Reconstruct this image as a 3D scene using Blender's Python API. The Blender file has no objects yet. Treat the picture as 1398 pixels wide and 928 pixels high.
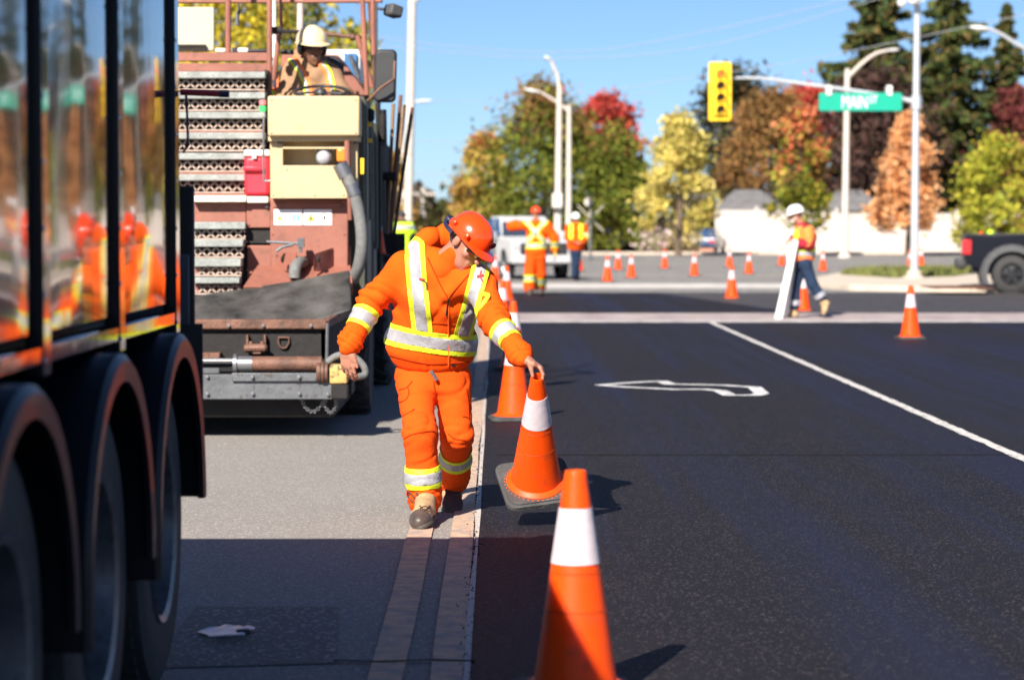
import bpy, bmesh, math, random
import numpy as np
from mathutils import Vector, Matrix
from mathutils.bvhtree import BVHTree

# ------------------------------------------------------------------ camera, world, sun, exposure
sc = bpy.context.scene
R = math.radians
FPX, CX, CY, CAMH = 3300.0, 699.0, 464.0, 1.45       # focal length in photo pixels, picture centre, camera height
YAW, PITCH = math.atan(22 / FPX), math.atan(152 / FPX)
cam_data = bpy.data.cameras.new("camera")
cam = bpy.data.objects.new("camera", cam_data)
sc.collection.objects.link(cam)
cam.location = (0, 0, CAMH)
cam.rotation_euler = (math.pi / 2 - PITCH, 0, -YAW)
cam_data.sensor_width = 36
cam_data.lens = 36 * FPX / 1398
cam_data.clip_start, cam_data.clip_end = 0.1, 3000
cam_data.dof.use_dof = True
cam_data.dof.focus_distance = 11.75
cam_data.dof.aperture_fstop = 3.0
sc.camera = cam

SUN_EL, SUN_AZ = R(35.8), R(203.3)
world = bpy.data.worlds.new("World")
sc.world = world
world.use_nodes = True
wn = world.node_tree.nodes
sky = wn.new("ShaderNodeTexSky")
sky.sky_type = 'NISHITA'
sky.sun_disc = False
sky.sun_elevation = SUN_EL
sky.sun_rotation = SUN_AZ
sky.air_density = 0.65
sky.dust_density = 0.3
sky.ozone_density = 6.5
world.node_tree.links.new(sky.outputs[0], wn["Background"].inputs[0])
wn["Background"].inputs[1].default_value = 0.057
sun_data = bpy.data.lights.new("sun", 'SUN')
sun_data.energy = 5.0
sun_data.angle = R(0.5)
sun_data.color = (1.0, 0.93, 0.83)
sun = bpy.data.objects.new("sun", sun_data)
sc.collection.objects.link(sun)
SUN_DIR = Vector((-math.sin(SUN_AZ) * math.cos(SUN_EL), -math.cos(SUN_AZ) * math.cos(SUN_EL), -math.sin(SUN_EL)))
sun.rotation_euler = SUN_DIR.to_track_quat('-Z', 'Y').to_euler()
sun.location = (-20, -40, 40)
sc.view_settings.view_transform = 'Standard'
sc.view_settings.look = 'None'
sc.view_settings.exposure = 1.15
sc.view_settings.gamma = 1.0

# ------------------------------------------------------------------ helpers
rng = random.Random(7)
nr = np.random.RandomState(7)
_RM = cam.rotation_euler.to_matrix()

def ray(px, py):
    return _RM @ Vector(((px - CX) / FPX, -(py - CY) / FPX, -1.0))
def W(px, py, Y):
    d = ray(px, py); t = Y / d.y
    return Vector((d.x * t, Y, CAMH + d.z * t))
def G(px, py, z=0.0):
    d = ray(px, py); t = (z - CAMH) / d.z
    return Vector((d.x * t, d.y * t, z))
_RI = np.array(_RM).T
def project(V):
    q = (V - np.array([0, 0, CAMH])) @ _RI.T
    return np.stack([CX + FPX * q[:, 0] / -q[:, 2], CY - FPX * q[:, 1] / -q[:, 2]], 1)

_mats = {}
def M(name, col, rough=0.6, metal=0.0, var=0.18, scale=8.0, bump=0.0, bscale=80.0, coat=0.0, col2=None, spots=0.0, spec=0.5, stretch=None, sheen=0.0, sss=0.0, sss_r=0.05):
    if name in _mats: return _mats[name]
    m = bpy.data.materials.new(name); m.use_nodes = True
    n, l = m.node_tree.nodes, m.node_tree.links
    b = n["Principled BSDF"]
    b.inputs["Roughness"].default_value = rough
    b.inputs["Metallic"].default_value = metal
    b.inputs["Coat Weight"].default_value = coat
    b.inputs["Specular IOR Level"].default_value = spec
    if sss:
        b.inputs['Subsurface Weight'].default_value = sss; b.inputs['Subsurface Scale'].default_value = sss_r; b.inputs['Subsurface Radius'].default_value = (1.0, 0.35, 0.15)
    if sheen: b.inputs["Sheen Weight"].default_value = sheen
    tc = n.new("ShaderNodeTexCoord")
    vec = tc.outputs["Object"]
    if stretch:
        mp = n.new("ShaderNodeMapping"); mp.inputs["Scale"].default_value = stretch
        l.new(vec, mp.inputs["Vector"]); vec = mp.outputs["Vector"]
    nz = n.new("ShaderNodeTexNoise"); nz.inputs["Scale"].default_value = scale; nz.inputs["Detail"].default_value = 6
    nz.inputs["Roughness"].default_value = 0.65
    l.new(vec, nz.inputs["Vector"])
    rp = n.new("ShaderNodeValToRGB")
    c2 = col2 if col2 else tuple(min(1, c * (1 + var)) for c in col)
    c1 = tuple(c * (1 - var) for c in col)
    rp.color_ramp.elements[0].position, rp.color_ramp.elements[1].position = 0.32, 0.68
    rp.color_ramp.elements[0].color = (*c1, 1); rp.color_ramp.elements[1].color = (*c2, 1)
    l.new(nz.outputs["Fac"], rp.inputs["Fac"])
    out = rp.outputs["Color"]
    if spots:
        n2 = n.new("ShaderNodeTexNoise"); n2.inputs["Scale"].default_value = scale * 4.3; n2.inputs["Detail"].default_value = 8
        l.new(vec, n2.inputs["Vector"])
        r2 = n.new("ShaderNodeValToRGB"); r2.color_ramp.elements[0].position, r2.color_ramp.elements[1].position = 0.56, 0.66
        l.new(n2.outputs["Fac"], r2.inputs["Fac"])
        mx = n.new("ShaderNodeMixRGB"); mx.inputs[2].default_value = (0.06, 0.045, 0.035, 1)
        ml = n.new("ShaderNodeMath"); ml.operation = 'MULTIPLY'; ml.inputs[1].default_value = spots
        l.new(r2.outputs["Color"], ml.inputs[0]); l.new(ml.outputs[0], mx.inputs[0]); l.new(out, mx.inputs[1])
        out = mx.outputs[0]
    l.new(out, b.inputs["Base Color"])
    if bump:
        nb = n.new("ShaderNodeTexNoise"); nb.inputs["Scale"].default_value = bscale; nb.inputs["Detail"].default_value = 5
        l.new(vec, nb.inputs["Vector"])
        bp = n.new("ShaderNodeBump"); bp.inputs["Strength"].default_value = bump; bp.inputs["Distance"].default_value = 0.02
        l.new(nb.outputs["Fac"], bp.inputs["Height"]); l.new(bp.outputs[0], b.inputs["Normal"])
    _mats[name] = m
    return m

def emis(name, col, strength):
    if name in _mats: return _mats[name]
    m = M(name, col, 0.3)
    b = m.node_tree.nodes["Principled BSDF"]
    b.inputs["Emission Color"].default_value = (*col, 1); b.inputs["Emission Strength"].default_value = strength
    return m

def glassy(name, col, rough=0.05):
    return M(name, col, rough, 0, 0.05, 3, coat=0.5, spec=0.8)

_org = {}
def org(o):
    return _org.get(o.name, Vector((0, 0, 0))) if o is not None else Vector((0, 0, 0))

def tag(o, label=None, cat=None, group=None, kind=None):
    if label: o['label'] = label
    if cat: o['category'] = cat
    if group: o['group'] = group
    if kind: o['kind'] = kind
    return o

def thing(name, label, cat, loc=(0, 0, 0), rotz=0.0, group=None):
    o = bpy.data.objects.new(name, None); sc.collection.objects.link(o)
    o.empty_display_size = 0.2
    o.location = loc; o.rotation_euler = (0, 0, rotz)
    _org[o.name] = Vector(loc)
    return tag(o, label, cat, group)

def mesh_obj(name, me, mats, parent=None, smooth=35):
    for m in (mats if isinstance(mats, (list, tuple)) else [mats]): me.materials.append(m)
    if smooth:
        me.shade_smooth()
        if smooth < 180: me.set_sharp_from_angle(angle=R(smooth))
    o = bpy.data.objects.new(name, me); sc.collection.objects.link(o)
    if parent is not None:
        o.parent = parent; _org[o.name] = org(parent)
    return o

def unit(v):
    v = np.asarray(v, float); return v / (np.linalg.norm(v) + 1e-12)

class MB:
    def __init__(s): s.v = []; s.f = []; s.m = []; s.cur = 0
    def add(s, vs, fs):
        o = len(s.v); s.v += [tuple(v) for v in vs]; s.f += [tuple(i + o for i in f) for f in fs]; s.m += [s.cur] * len(fs); return s
    def mat(s, i): s.cur = i; return s
    def box(s, lo, hi):
        x0, y0, z0 = lo; x1, y1, z1 = hi
        return s.add([(x0,y0,z0),(x1,y0,z0),(x1,y1,z0),(x0,y1,z0),(x0,y0,z1),(x1,y0,z1),(x1,y1,z1),(x0,y1,z1)],
                     [(0,3,2,1),(4,5,6,7),(0,1,5,4),(1,2,6,5),(2,3,7,6),(3,0,4,7)])
    def cbox(s, c, size, rot=None):
        hx, hy, hz = [k / 2 for k in size]
        vs = [Vector(p) for p in [(-hx,-hy,-hz),(hx,-hy,-hz),(hx,hy,-hz),(-hx,hy,-hz),(-hx,-hy,hz),(hx,-hy,hz),(hx,hy,hz),(-hx,hy,hz)]]
        if rot is not None: vs = [rot @ v for v in vs]
        c = Vector(c)
        return s.add([v + c for v in vs], [(0,3,2,1),(4,5,6,7),(0,1,5,4),(1,2,6,5),(2,3,7,6),(3,0,4,7)])
    def pbox(s, x0, y0, x1, y1, Y, dep):            # box whose front face fills a photo rectangle at distance Y
        a, b = W(x0, y1, Y), W(x1, y0, Y)
        return s.box((a.x, Y, a.z), (b.x, Y + dep, b.z))
    def bar(s, a, b, w, t, up=(0, 0, 1)):
        a, b = Vector(a), Vector(b); d = (b - a).normalized(); u = Vector(up)
        x = d.cross(u)
        if x.length < 1e-3: x = d.cross(Vector((0, 1, 0)))
        x.normalize(); y = x.cross(d)
        c = [(-w/2,-t/2),(w/2,-t/2),(w/2,t/2),(-w/2,t/2)]
        vs = [a + x*p + y*q for p, q in c] + [b + x*p + y*q for p, q in c]
        return s.add(vs, [(0,1,2,3),(4,7,6,5),(0,4,5,1),(1,5,6,2),(2,6,7,3),(3,7,4,0)])
    def tube(s, pts, r, n=8, cap=True):
        pts = [Vector(p) for p in pts]
        rs = r if isinstance(r, (list, tuple)) else [r] * len(pts)
        t0 = (pts[1] - pts[0]).normalized()
        u = t0.orthogonal().normalized(); vs = []; fs = []
        for i, p in enumerate(pts):
            t = (pts[min(i+1, len(pts)-1)] - pts[max(i-1, 0)]).normalized()
            u = (u - t * u.dot(t)).normalized(); w = t.cross(u)
            for k in range(n):
                a = 2 * math.pi * k / n
                vs.append(p + (u * math.cos(a) + w * math.sin(a)) * rs[i])
        for i in range(len(pts) - 1):
            for k in range(n):
                k2 = (k + 1) % n
                fs.append((i*n+k, i*n+k2, (i+1)*n+k2, (i+1)*n+k))
        if cap:
            fs.append(tuple(range(n-1, -1, -1))); fs.append(tuple((len(pts)-1)*n + k for k in range(n)))
        return s.add(vs, fs)
    def lathe(s, prof, c=(0,0,0), axis='z', n=24, cap=True):   # prof = [(r, along)]
        c = Vector(c); vs = []; fs = []
        for r, z in prof:
            for k in range(n):
                a = 2 * math.pi * k / n; p, q = r * math.cos(a), r * math.sin(a)
                vs.append(c + Vector({'z': (p, q, z), 'x': (z, p, q), 'y': (q, z, p)}[axis]))
        for i in range(len(prof) - 1):
            for k in range(n):
                k2 = (k + 1) % n
                fs.append((i*n+k, i*n+k2, (i+1)*n+k2, (i+1)*n+k))
        if cap:
            if prof[0][0] > 1e-4: fs.append(tuple(range(n-1, -1, -1)))
            if prof[-1][0] > 1e-4: fs.append(tuple((len(prof)-1)*n + k for k in range(n)))
        return s.add(vs, fs)
    def ell(s, c, r, n=16, m=10, rot=None):
        c = Vector(c); vs = []; fs = []
        for i in range(m + 1):
            th = math.pi * i / m
            for k in range(n):
                a = 2 * math.pi * k / n
                p = Vector((r[0]*math.sin(th)*math.cos(a), r[1]*math.sin(th)*math.sin(a), r[2]*math.cos(th)))
                if rot is not None: p = rot @ p
                vs.append(c + p)
        for i in range(m):
            for k in range(n):
                k2 = (k+1) % n
                fs.append((i*n+k, (i+1)*n+k, (i+1)*n+k2, i*n+k2))
        return s.add(vs, fs)
    def prism(s, poly, h0, h1, xf):       # poly of (a, b), extruded from h0 to h1, xf(a, b, h) -> point
        n = len(poly)
        vs = [xf(a, b, h0) for a, b in poly] + [xf(a, b, h1) for a, b in poly]
        fs = [tuple(range(n-1, -1, -1)), tuple(range(n, 2*n))] + [(i, (i+1) % n, n + (i+1) % n, n + i) for i in range(n)]
        return s.add(vs, fs)
    def sheet(s, poly3):
        return s.add(poly3, [tuple(range(len(poly3)))])
    def mesh(s, name, o=Vector((0,0,0))):
        me = bpy.data.meshes.new(name)
        me.from_pydata([(v[0]-o.x, v[1]-o.y, v[2]-o.z) for v in s.v], [], s.f)
        me.polygons.foreach_set("material_index", s.m)
        return me
    def build(s, name, mats, parent=None, world=True, smooth=35, bevel=0.0, fix=True, seg=2):
        me = s.mesh(name, org(parent) if world else Vector((0,0,0)))
        if fix:
            bm = bmesh.new(); bm.from_mesh(me)
            bmesh.ops.remove_doubles(bm, verts=bm.verts, dist=1e-6)
            bmesh.ops.recalc_face_normals(bm, faces=bm.faces); bm.to_mesh(me); bm.free()
        o = mesh_obj(name, me, mats, parent, smooth)
        if bevel:
            b = o.modifiers.new("bevel", 'BEVEL'); b.width = bevel; b.segments = seg; b.limit_method = 'ANGLE'; b.angle_limit = R(40)
        return o

def copy_tree(o, parent=None):
    c = o.copy(); sc.collection.objects.link(c); c.parent = parent
    for ch in list(o.children): copy_tree(ch, c)
    return c

def text_mesh(txt, size, ext=0.004, align='CENTER'):
    cu = bpy.data.curves.new("lettering", 'FONT'); cu.body = txt; cu.size = size; cu.extrude = ext
    cu.align_x = align; cu.align_y = 'CENTER'
    ob = bpy.data.objects.new("lettering", cu); sc.collection.objects.link(ob)
    dg = bpy.context.evaluated_depsgraph_get()
    me = bpy.data.meshes.new_from_object(ob.evaluated_get(dg))
    bpy.data.objects.remove(ob); bpy.data.curves.remove(cu)
    me.name = "lettering"
    return me

def catenary(a, b, sag, n=12):
    a, b = Vector(a), Vector(b)
    return [a.lerp(b, i / n) - Vector((0, 0, sag * 4 * (i/n) * (1 - i/n))) for i in range(n + 1)]

def smooth_path(pts, n=6):
    pts = [Vector(p) for p in pts]; out = []
    for i in range(len(pts) - 1):
        p0, p1, p2, p3 = pts[max(i-1, 0)], pts[i], pts[i+1], pts[min(i+2, len(pts)-1)]
        for k in range(n):
            t = k / n
            out.append(0.5 * ((2*p1) + (p2-p0)*t + (2*p0-5*p1+4*p2-p3)*t*t + (-p0+3*p1-3*p2+p3)*t**3))
    return out + [pts[-1]]

# ---- signed-distance bodies: one continuous surface out of tapered limbs
def lerp(a, b, t): return a + (b - a) * t
def cap(a, b, ra, rb):
    a, b = np.array(a, np.float32), np.array(b, np.float32); ba = b - a; L = float(ba @ ba) + 1e-9
    def f(P):
        pa = P - a; h = np.clip(pa @ ba / L, 0, 1)
        return np.linalg.norm(pa - h[:, None] * ba, axis=1) - (ra + (rb - ra) * h)
    return f
def ellp(c, r, ax=None):
    c = np.array(c, np.float32); r = np.array(r, np.float32); A = np.eye(3, dtype=np.float32) if ax is None else np.array(ax, np.float32)
    def f(P):
        q = (P - c) @ A.T; k0 = np.linalg.norm(q / r, axis=1); k1 = np.linalg.norm(q / (r * r), axis=1) + 1e-6
        return k0 * (k0 - 1) / k1
    return f
def econe(a, b, u, ra, rb):
    a, b = np.array(a, np.float32), np.array(b, np.float32); ba = b - a; L = np.linalg.norm(ba); t = ba / L
    u = np.array(u, np.float32); u = unit(u - t * (u @ t)).astype(np.float32); w = np.cross(t, u)
    def f(P):
        pa = P - a; s = pa @ t; h = np.clip(s / L, 0, 1); q = pa - (h * L)[:, None] * t
        rx = lerp(ra[0], rb[0], h); ry = lerp(ra[1], rb[1], h); rt = np.minimum(rx, ry) * 0.7
        k = np.sqrt((q @ u / rx) ** 2 + (q @ w / ry) ** 2 + (q @ t / rt) ** 2)
        return (k - 1) * np.minimum(rx, ry)
    return f
def smin(a, b, k):
    h = np.clip(0.5 + 0.5 * (b - a) / k, 0, 1); return b + (a - b) * h - k * h * (1 - h)
def union(fs, k):
    def f(P):
        d = fs[0](P)
        for g in fs[1:]: d = smin(g(P), d, k)
        return d
    return f
def wave_noise(scale, seed, n=10):
    q = np.random.RandomState(seed); D = q.normal(size=(n, 3)); D /= np.linalg.norm(D, axis=1)[:, None]
    D = (D * (scale * q.uniform(0.5, 1.6, (n, 1)))).astype(np.float32); ph = q.uniform(0, 6.28, n).astype(np.float32)
    return lambda P: np.sin(P @ D.T + ph).sum(1) / math.sqrt(n)

def surface(fn, lo, hi, h, block=8, pad=1.7):
    lo, hi = np.array(lo, float), np.array(hi, float)
    nb = np.ceil((hi - lo) / (h * block)).astype(int); N = nb * block
    bc = np.stack(np.meshgrid(*[np.arange(k) for k in nb], indexing='ij'), -1).reshape(-1, 3)
    d = fn((lo + (bc + 0.5) * block * h).astype(np.float32))
    rad = block * h * 0.87 * pad
    Fd = np.repeat(np.repeat(np.repeat(np.where(d < 0, -1, 1).astype(np.float32).reshape(nb), block, 0), block, 1), block, 2)
    act = bc[np.abs(d) < rad]
    loc = np.stack(np.meshgrid(*[np.arange(block)] * 3, indexing='ij'), -1).reshape(-1, 3)
    for i in range(0, len(act), 400):
        idx = (act[i:i+400, None, :] * block + loc[None]).reshape(-1, 3)
        Fd[idx[:, 0], idx[:, 1], idx[:, 2]] = fn((lo + idx * h).astype(np.float32))
    S = Fd < 0
    c = np.zeros(N - 1, np.uint8)
    offs = [(i, j, k) for i in (0, 1) for j in (0, 1) for k in (0, 1)]
    for i, j, k in offs: c += S[i:N[0]-1+i, j:N[1]-1+j, k:N[2]-1+k]
    cell = np.argwhere((c > 0) & (c < 8))
    vid = -np.ones(N - 1, np.int32); vid[cell[:, 0], cell[:, 1], cell[:, 2]] = np.arange(len(cell))
    acc = np.zeros((len(cell), 3)); cnt = np.zeros(len(cell))
    for o in offs:
        for ax in range(3):
            if o[ax]: continue
            o2 = list(o); o2[ax] = 1
            p, q = cell + o, cell + o2
            fp, fq = Fd[p[:, 0], p[:, 1], p[:, 2]], Fd[q[:, 0], q[:, 1], q[:, 2]]
            m = (fp < 0) != (fq < 0)
            t = np.where(m, fp / np.where(m, fp - fq, 1), 0)
            pt = p.astype(float); pt[:, ax] += t
            acc[m] += pt[m]; cnt[m] += 1
    V = lo + acc / cnt[:, None] * h
    faces = []
    for ax in range(3):
        sl0 = [slice(None)] * 3; sl1 = [slice(None)] * 3; sl0[ax] = slice(0, -1); sl1[ax] = slice(1, None)
        a, b = S[tuple(sl0)], S[tuple(sl1)]
        e = np.argwhere(a != b); flip = a[e[:, 0], e[:, 1], e[:, 2]]
        u, v = [(1, 2), (2, 0), (0, 1)][ax]
        ok = (e[:, u] > 0) & (e[:, v] > 0) & (e[:, u] < N[u]-1) & (e[:, v] < N[v]-1); e = e[ok]; flip = flip[ok]
        def g(du, dv):
            q = e.copy(); q[:, u] -= du; q[:, v] -= dv; return vid[q[:, 0], q[:, 1], q[:, 2]]
        Q = np.stack([g(1, 1), g(0, 1), g(0, 0), g(1, 0)], 1)
        Q[~flip] = Q[~flip][:, ::-1]
        faces.append(Q[(Q >= 0).all(1)])
    return V, np.concatenate(faces)

def vnormals(V, Q):
    T = np.concatenate([Q[:, [0, 1, 2]], Q[:, [0, 2, 3]]])
    n = np.cross(V[T[:, 1]] - V[T[:, 0]], V[T[:, 2]] - V[T[:, 0]])
    N = np.zeros_like(V)
    for k in range(3): np.add.at(N, T[:, k], n)
    return N / (np.linalg.norm(N, axis=1)[:, None] + 1e-12), T

def np_mesh(name, V, F, mats, parent=None, smooth=180, solid=0.0):
    o3 = org(parent)
    me = bpy.data.meshes.new(name)
    V = np.asarray(V, np.float32) - np.array(o3, np.float32); F = np.asarray(F, np.int32); k = F.shape[1]
    me.vertices.add(len(V)); me.vertices.foreach_set("co", V.ravel())
    me.loops.add(F.size); me.loops.foreach_set("vertex_index", F.ravel())
    me.polygons.add(len(F)); me.polygons.foreach_set("loop_start", np.arange(0, F.size, k, dtype=np.int32))
    me.update(calc_edges=True)
    o = mesh_obj(name, me, mats, parent, smooth)
    if solid:
        s = o.modifiers.new("cloth thickness", 'SOLIDIFY'); s.thickness = solid; s.offset = 0
    return o

def clip(A, T, f):                # keep the part of a triangle mesh where f > 0 (f per vertex); A carries all vertex columns
    pos = f[T] > 0; cnt = pos.sum(1); out = [T[cnt == 3]]; AA = [A]; base = len(A)
    for c in (1, 2):
        tt = T[cnt == c]
        if not len(tt): continue
        odd = pos[cnt == c] if c == 1 else ~pos[cnt == c]
        k = odd.argmax(1); r = np.arange(len(tt))
        a, b, d = tt[r, k], tt[r, (k+1) % 3], tt[r, (k+2) % 3]
        p1 = A[a] + (A[b] - A[a]) * (f[a] / (f[a] - f[b]))[:, None]
        p2 = A[a] + (A[d] - A[a]) * (f[a] / (f[a] - f[d]))[:, None]
        i1 = base + np.arange(len(tt)); i2 = i1 + len(tt); base += 2 * len(tt); AA += [p1, p2]
        out += [np.stack([a, i1, i2], 1)] if c == 1 else [np.stack([i1, b, d], 1), np.stack([i1, d, i2], 1)]
    return np.concatenate(AA), np.concatenate(out)

def patch(name, src, fields, mat, parent, off=0.004, solid=0.003):
    """a strip lying on a garment: src=(V,Q), fields = functions of (V, N), kept where all are > 0; list of (fields, offset, material) for several materials"""
    V, Q = src[:2]; N, T = vnormals(V, Q)
    pieces = [(fields, 0)] if callable(fields[0]) else fields
    vs, fs, mi, base = [], [], [], 0
    for fl, m in pieces:
        A, TT = np.concatenate([V, N], 1), T
        for f in fl:
            if not len(TT): break
            A, TT = clip(A, TT, f(A[:, :3], A[:, 3:]))
        if not len(TT): continue
        use, inv = np.unique(TT, return_inverse=True)
        A = A[use]; TT = inv.reshape(-1, 3)
        vs.append(A[:, :3] + A[:, 3:] * (off + 0.0008 * m)); fs.append(TT + base); base += len(A); mi += [m] * len(TT)
    if not vs: return None
    o = np_mesh(name, np.concatenate(vs), np.concatenate(fs), mat, parent, 180, solid)
    o.data.polygons.foreach_set("material_index", mi)
    return o

def plane_band(c, ax, half):      # fields for a band round a limb
    c, ax = np.array(c, float), unit(ax)
    return lambda V, N: half - np.abs((V - c) @ ax)
def near_axis(a, b, rad):
    a, b = np.array(a, float), np.array(b, float); ba = b - a
    def f(V, N):
        h = np.clip((V - a) @ ba / (ba @ ba), -0.3, 1.3); return rad - np.linalg.norm(V - a - h[:, None] * ba, axis=1)
    return f
def px_line(pts, half):           # distance to a line seen from the front, on the camera-facing side
    P = np.array(pts, float)
    def f(V, N):
        q = project(V); best = np.full(len(q), 1e9)
        for a, b in zip(P[:-1], P[1:]):
            ba = b - a; h = np.clip((q - a) @ ba / (ba @ ba), 0, 1)
            best = np.minimum(best, np.linalg.norm(q - a - h[:, None] * ba, axis=1))
        return half - best
    return f
def px_below(y): return lambda V, N: y - project(V)[:, 1]
facing = lambda V, N: -N[:, 1] * 1.0 + 0.0
def tri_band(field_of_half, w_out, w_in, extra=()):  # yellow - silver - yellow
    ex = list(extra)
    def neg(g): return lambda V, N: -g(V, N)
    return [([field_of_half(w_out)] + ex + [neg(field_of_half(w_in))], 0), ([field_of_half(w_in)] + ex, 1)]

# ------------------------------------------------------------------ materials of the setting
def asphalt(name, c_lo, c_hi, fleck, fl_amt, rough, bump, patch_sc=0.35, sheen_streak=None, gscale=150, spec=.35):
    m = bpy.data.materials.new(name); m.use_nodes = True
    n, l = m.node_tree.nodes, m.node_tree.links; b = n["Principled BSDF"]; b.inputs["Specular IOR Level"].default_value = spec
    tc = n.new("ShaderNodeTexCoord"); ob = tc.outputs["Object"]
    def noise(scale, det, vec=ob):
        q = n.new("ShaderNodeTexNoise"); q.inputs["Scale"].default_value = scale; q.inputs["Detail"].default_value = det
        q.inputs["Roughness"].default_value = 0.7; l.new(vec, q.inputs["Vector"]); return q.outputs["Fac"]
    def ramp(fac, p0, p1, a=(0,0,0,1), c=(1,1,1,1)):
        q = n.new("ShaderNodeValToRGB"); q.color_ramp.elements[0].position, q.color_ramp.elements[1].position = p0, p1
        q.color_ramp.elements[0].color, q.color_ramp.elements[1].color = a, c; l.new(fac, q.inputs["Fac"]); return q.outputs["Color"]
    def mix(fac, a, c, mode='MIX'):
        q = n.new("ShaderNodeMixRGB"); q.blend_type = mode
        for i, x in zip((0, 1, 2), (fac, a, c)):
            if hasattr(x, 'is_output'): l.new(x, q.inputs[i])
            elif i == 0: q.inputs[0].default_value = x
            else: q.inputs[i].default_value = (*x, 1)
        return q.outputs[0]
    base = mix(ramp(noise(patch_sc, 5), 0.3, 0.7), c_lo, c_hi)
    grain = noise(gscale, 3)
    base = mix(ramp(grain, 0.35, 0.62), tuple(k * 0.55 for k in c_lo), base)
    vor = n.new("ShaderNodeTexVoronoi"); vor.inputs["Scale"].default_value = gscale * 0.55; l.new(ob, vor.inputs["Vector"])
    rnd = n.new("ShaderNodeSeparateColor"); l.new(vor.outputs["Color"], rnd.inputs[0])
    fl = ramp(rnd.outputs[0], 1 - fl_amt, 1 - fl_amt * 0.6)
    base = mix(fl, base, fleck)
    if sheen_streak:
        mp = n.new("ShaderNodeMapping"); mp.inputs["Scale"].default_value = (1.1, 0.03, 1); l.new(ob, mp.inputs["Vector"])
        st = ramp(noise(1.0, 4, mp.outputs[0]), 0.46, 0.62)
        base = mix(st, base, mix(0.6, base, sheen_streak))  # roller streaks, their bluish sky sheen mixed into the base colour
        rr = n.new("ShaderNodeMapRange"); rr.inputs["To Min"].default_value = rough; rr.inputs["To Max"].default_value = rough - 0.1
        l.new(st, rr.inputs["Value"]); l.new(rr.outputs[0], b.inputs["Roughness"])
    else: b.inputs["Roughness"].default_value = rough
    l.new(base, b.inputs["Base Color"])
    ad = n.new("ShaderNodeMath"); ad.operation = 'ADD'; l.new(grain, ad.inputs[0]); l.new(vor.outputs["Distance"], ad.inputs[1])
    bp = n.new("ShaderNodeBump"); bp.inputs["Strength"].default_value = bump; bp.inputs["Distance"].default_value = 0.006
    l.new(ad.outputs[0], bp.inputs["Height"]); l.new(bp.outputs[0], b.inputs["Normal"])
    return m

def worn_paint(name, col, under, lo, hi, scale=18):
    m = bpy.data.materials.new(name); m.use_nodes = True
    n, l = m.node_tree.nodes, m.node_tree.links; b = n["Principled BSDF"]; b.inputs["Roughness"].default_value = 0.75
    tc = n.new("ShaderNodeTexCoord")
    a = n.new("ShaderNodeTexNoise"); a.inputs["Scale"].default_value = scale; a.inputs["Detail"].default_value = 9; a.inputs["Roughness"].default_value = 0.75
    l.new(tc.outputs["Object"], a.inputs["Vector"])
    r = n.new("ShaderNodeValToRGB"); r.color_ramp.elements[0].position, r.color_ramp.elements[1].position = lo, hi
    r.color_ramp.elements[0].color = (*under, 1); r.color_ramp.elements[1].color = (*col, 1)
    l.new(a.outputs["Fac"], r.inputs["Fac"]); l.new(r.outputs[0], b.inputs["Base Color"])
    g = n.new("ShaderNodeTexNoise"); g.inputs["Scale"].default_value = 150; l.new(tc.outputs["Object"], g.inputs["Vector"])
    bp = n.new("ShaderNodeBump"); bp.inputs["Strength"].default_value = 0.35; bp.inputs["Distance"].default_value = 0.005
    l.new(g.outputs["Fac"], bp.inputs["Height"]); l.new(bp.outputs[0], b.inputs["Normal"])
    return m

OLD = asphalt("old asphalt", (0.25, 0.23, 0.21), (0.305, 0.28, 0.26), (0.40, 0.37, 0.335), 0.18, 0.85, 0.4, gscale=240)
NEW = asphalt("fresh asphalt", (0.011, 0.009, 0.012), (0.017, 0.014, 0.017), (0.065, 0.054, 0.056), 0.09, 0.72, 0.7, 0.5, sheen_streak=(0.012, 0.013, 0.036), gscale=210, spec=.2)  # blue streak tint is reflected sky put into the colour
NEW2 = asphalt("fresh asphalt patchy", (0.030, 0.027, 0.030), (0.085, 0.075, 0.07), (0.16, 0.14, 0.13), 0.12, 0.65, 0.6, 0.22, gscale=90)
PATCH = asphalt("asphalt repair", (0.17, 0.155, 0.14), (0.22, 0.2, 0.18), (0.4, 0.37, 0.33), 0.12, 0.85, 0.5)
FAR = asphalt("grey road asphalt", (0.20, 0.19, 0.18), (0.27, 0.255, 0.24), (0.35, 0.33, 0.3), 0.1, 0.9, 0.2, 0.12, gscale=20)
CONC = M("concrete", (0.50, 0.42, 0.34), 0.9, 0, 0.15, 1.5, 0.3, 60, spots=0.25)
PALE = worn_paint("pale milled joint", (0.40, 0.345, 0.325), (0.22, 0.155, 0.15), 0.36, 0.60, 1.6)
YLINE = worn_paint("worn yellow paint", (0.58, 0.365, 0.235), (0.27, 0.235, 0.21), 0.38, 0.60, 9)
WLINE = worn_paint("white road paint", (0.56, 0.53, 0.50), (0.07, 0.065, 0.065), 0.36, 0.50, 16)
SPRAY = worn_paint("sprayed white paint", (0.60, 0.59, 0.59), (0.2, 0.19, 0.2), 0.36, 0.54, 8)
GRASS = M("grass", (0.11, 0.14, 0.03), 0.9, 0, 0.4, 0.6, col2=(0.2, 0.2, 0.05))
VERGE = M("dry verge", (0.32, 0.25, 0.16), 0.95, 0, 0.3, 0.4, 0.3, 8)
TAR = M("tar", (0.012, 0.011, 0.012), 0.95, spec=.1)

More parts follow.
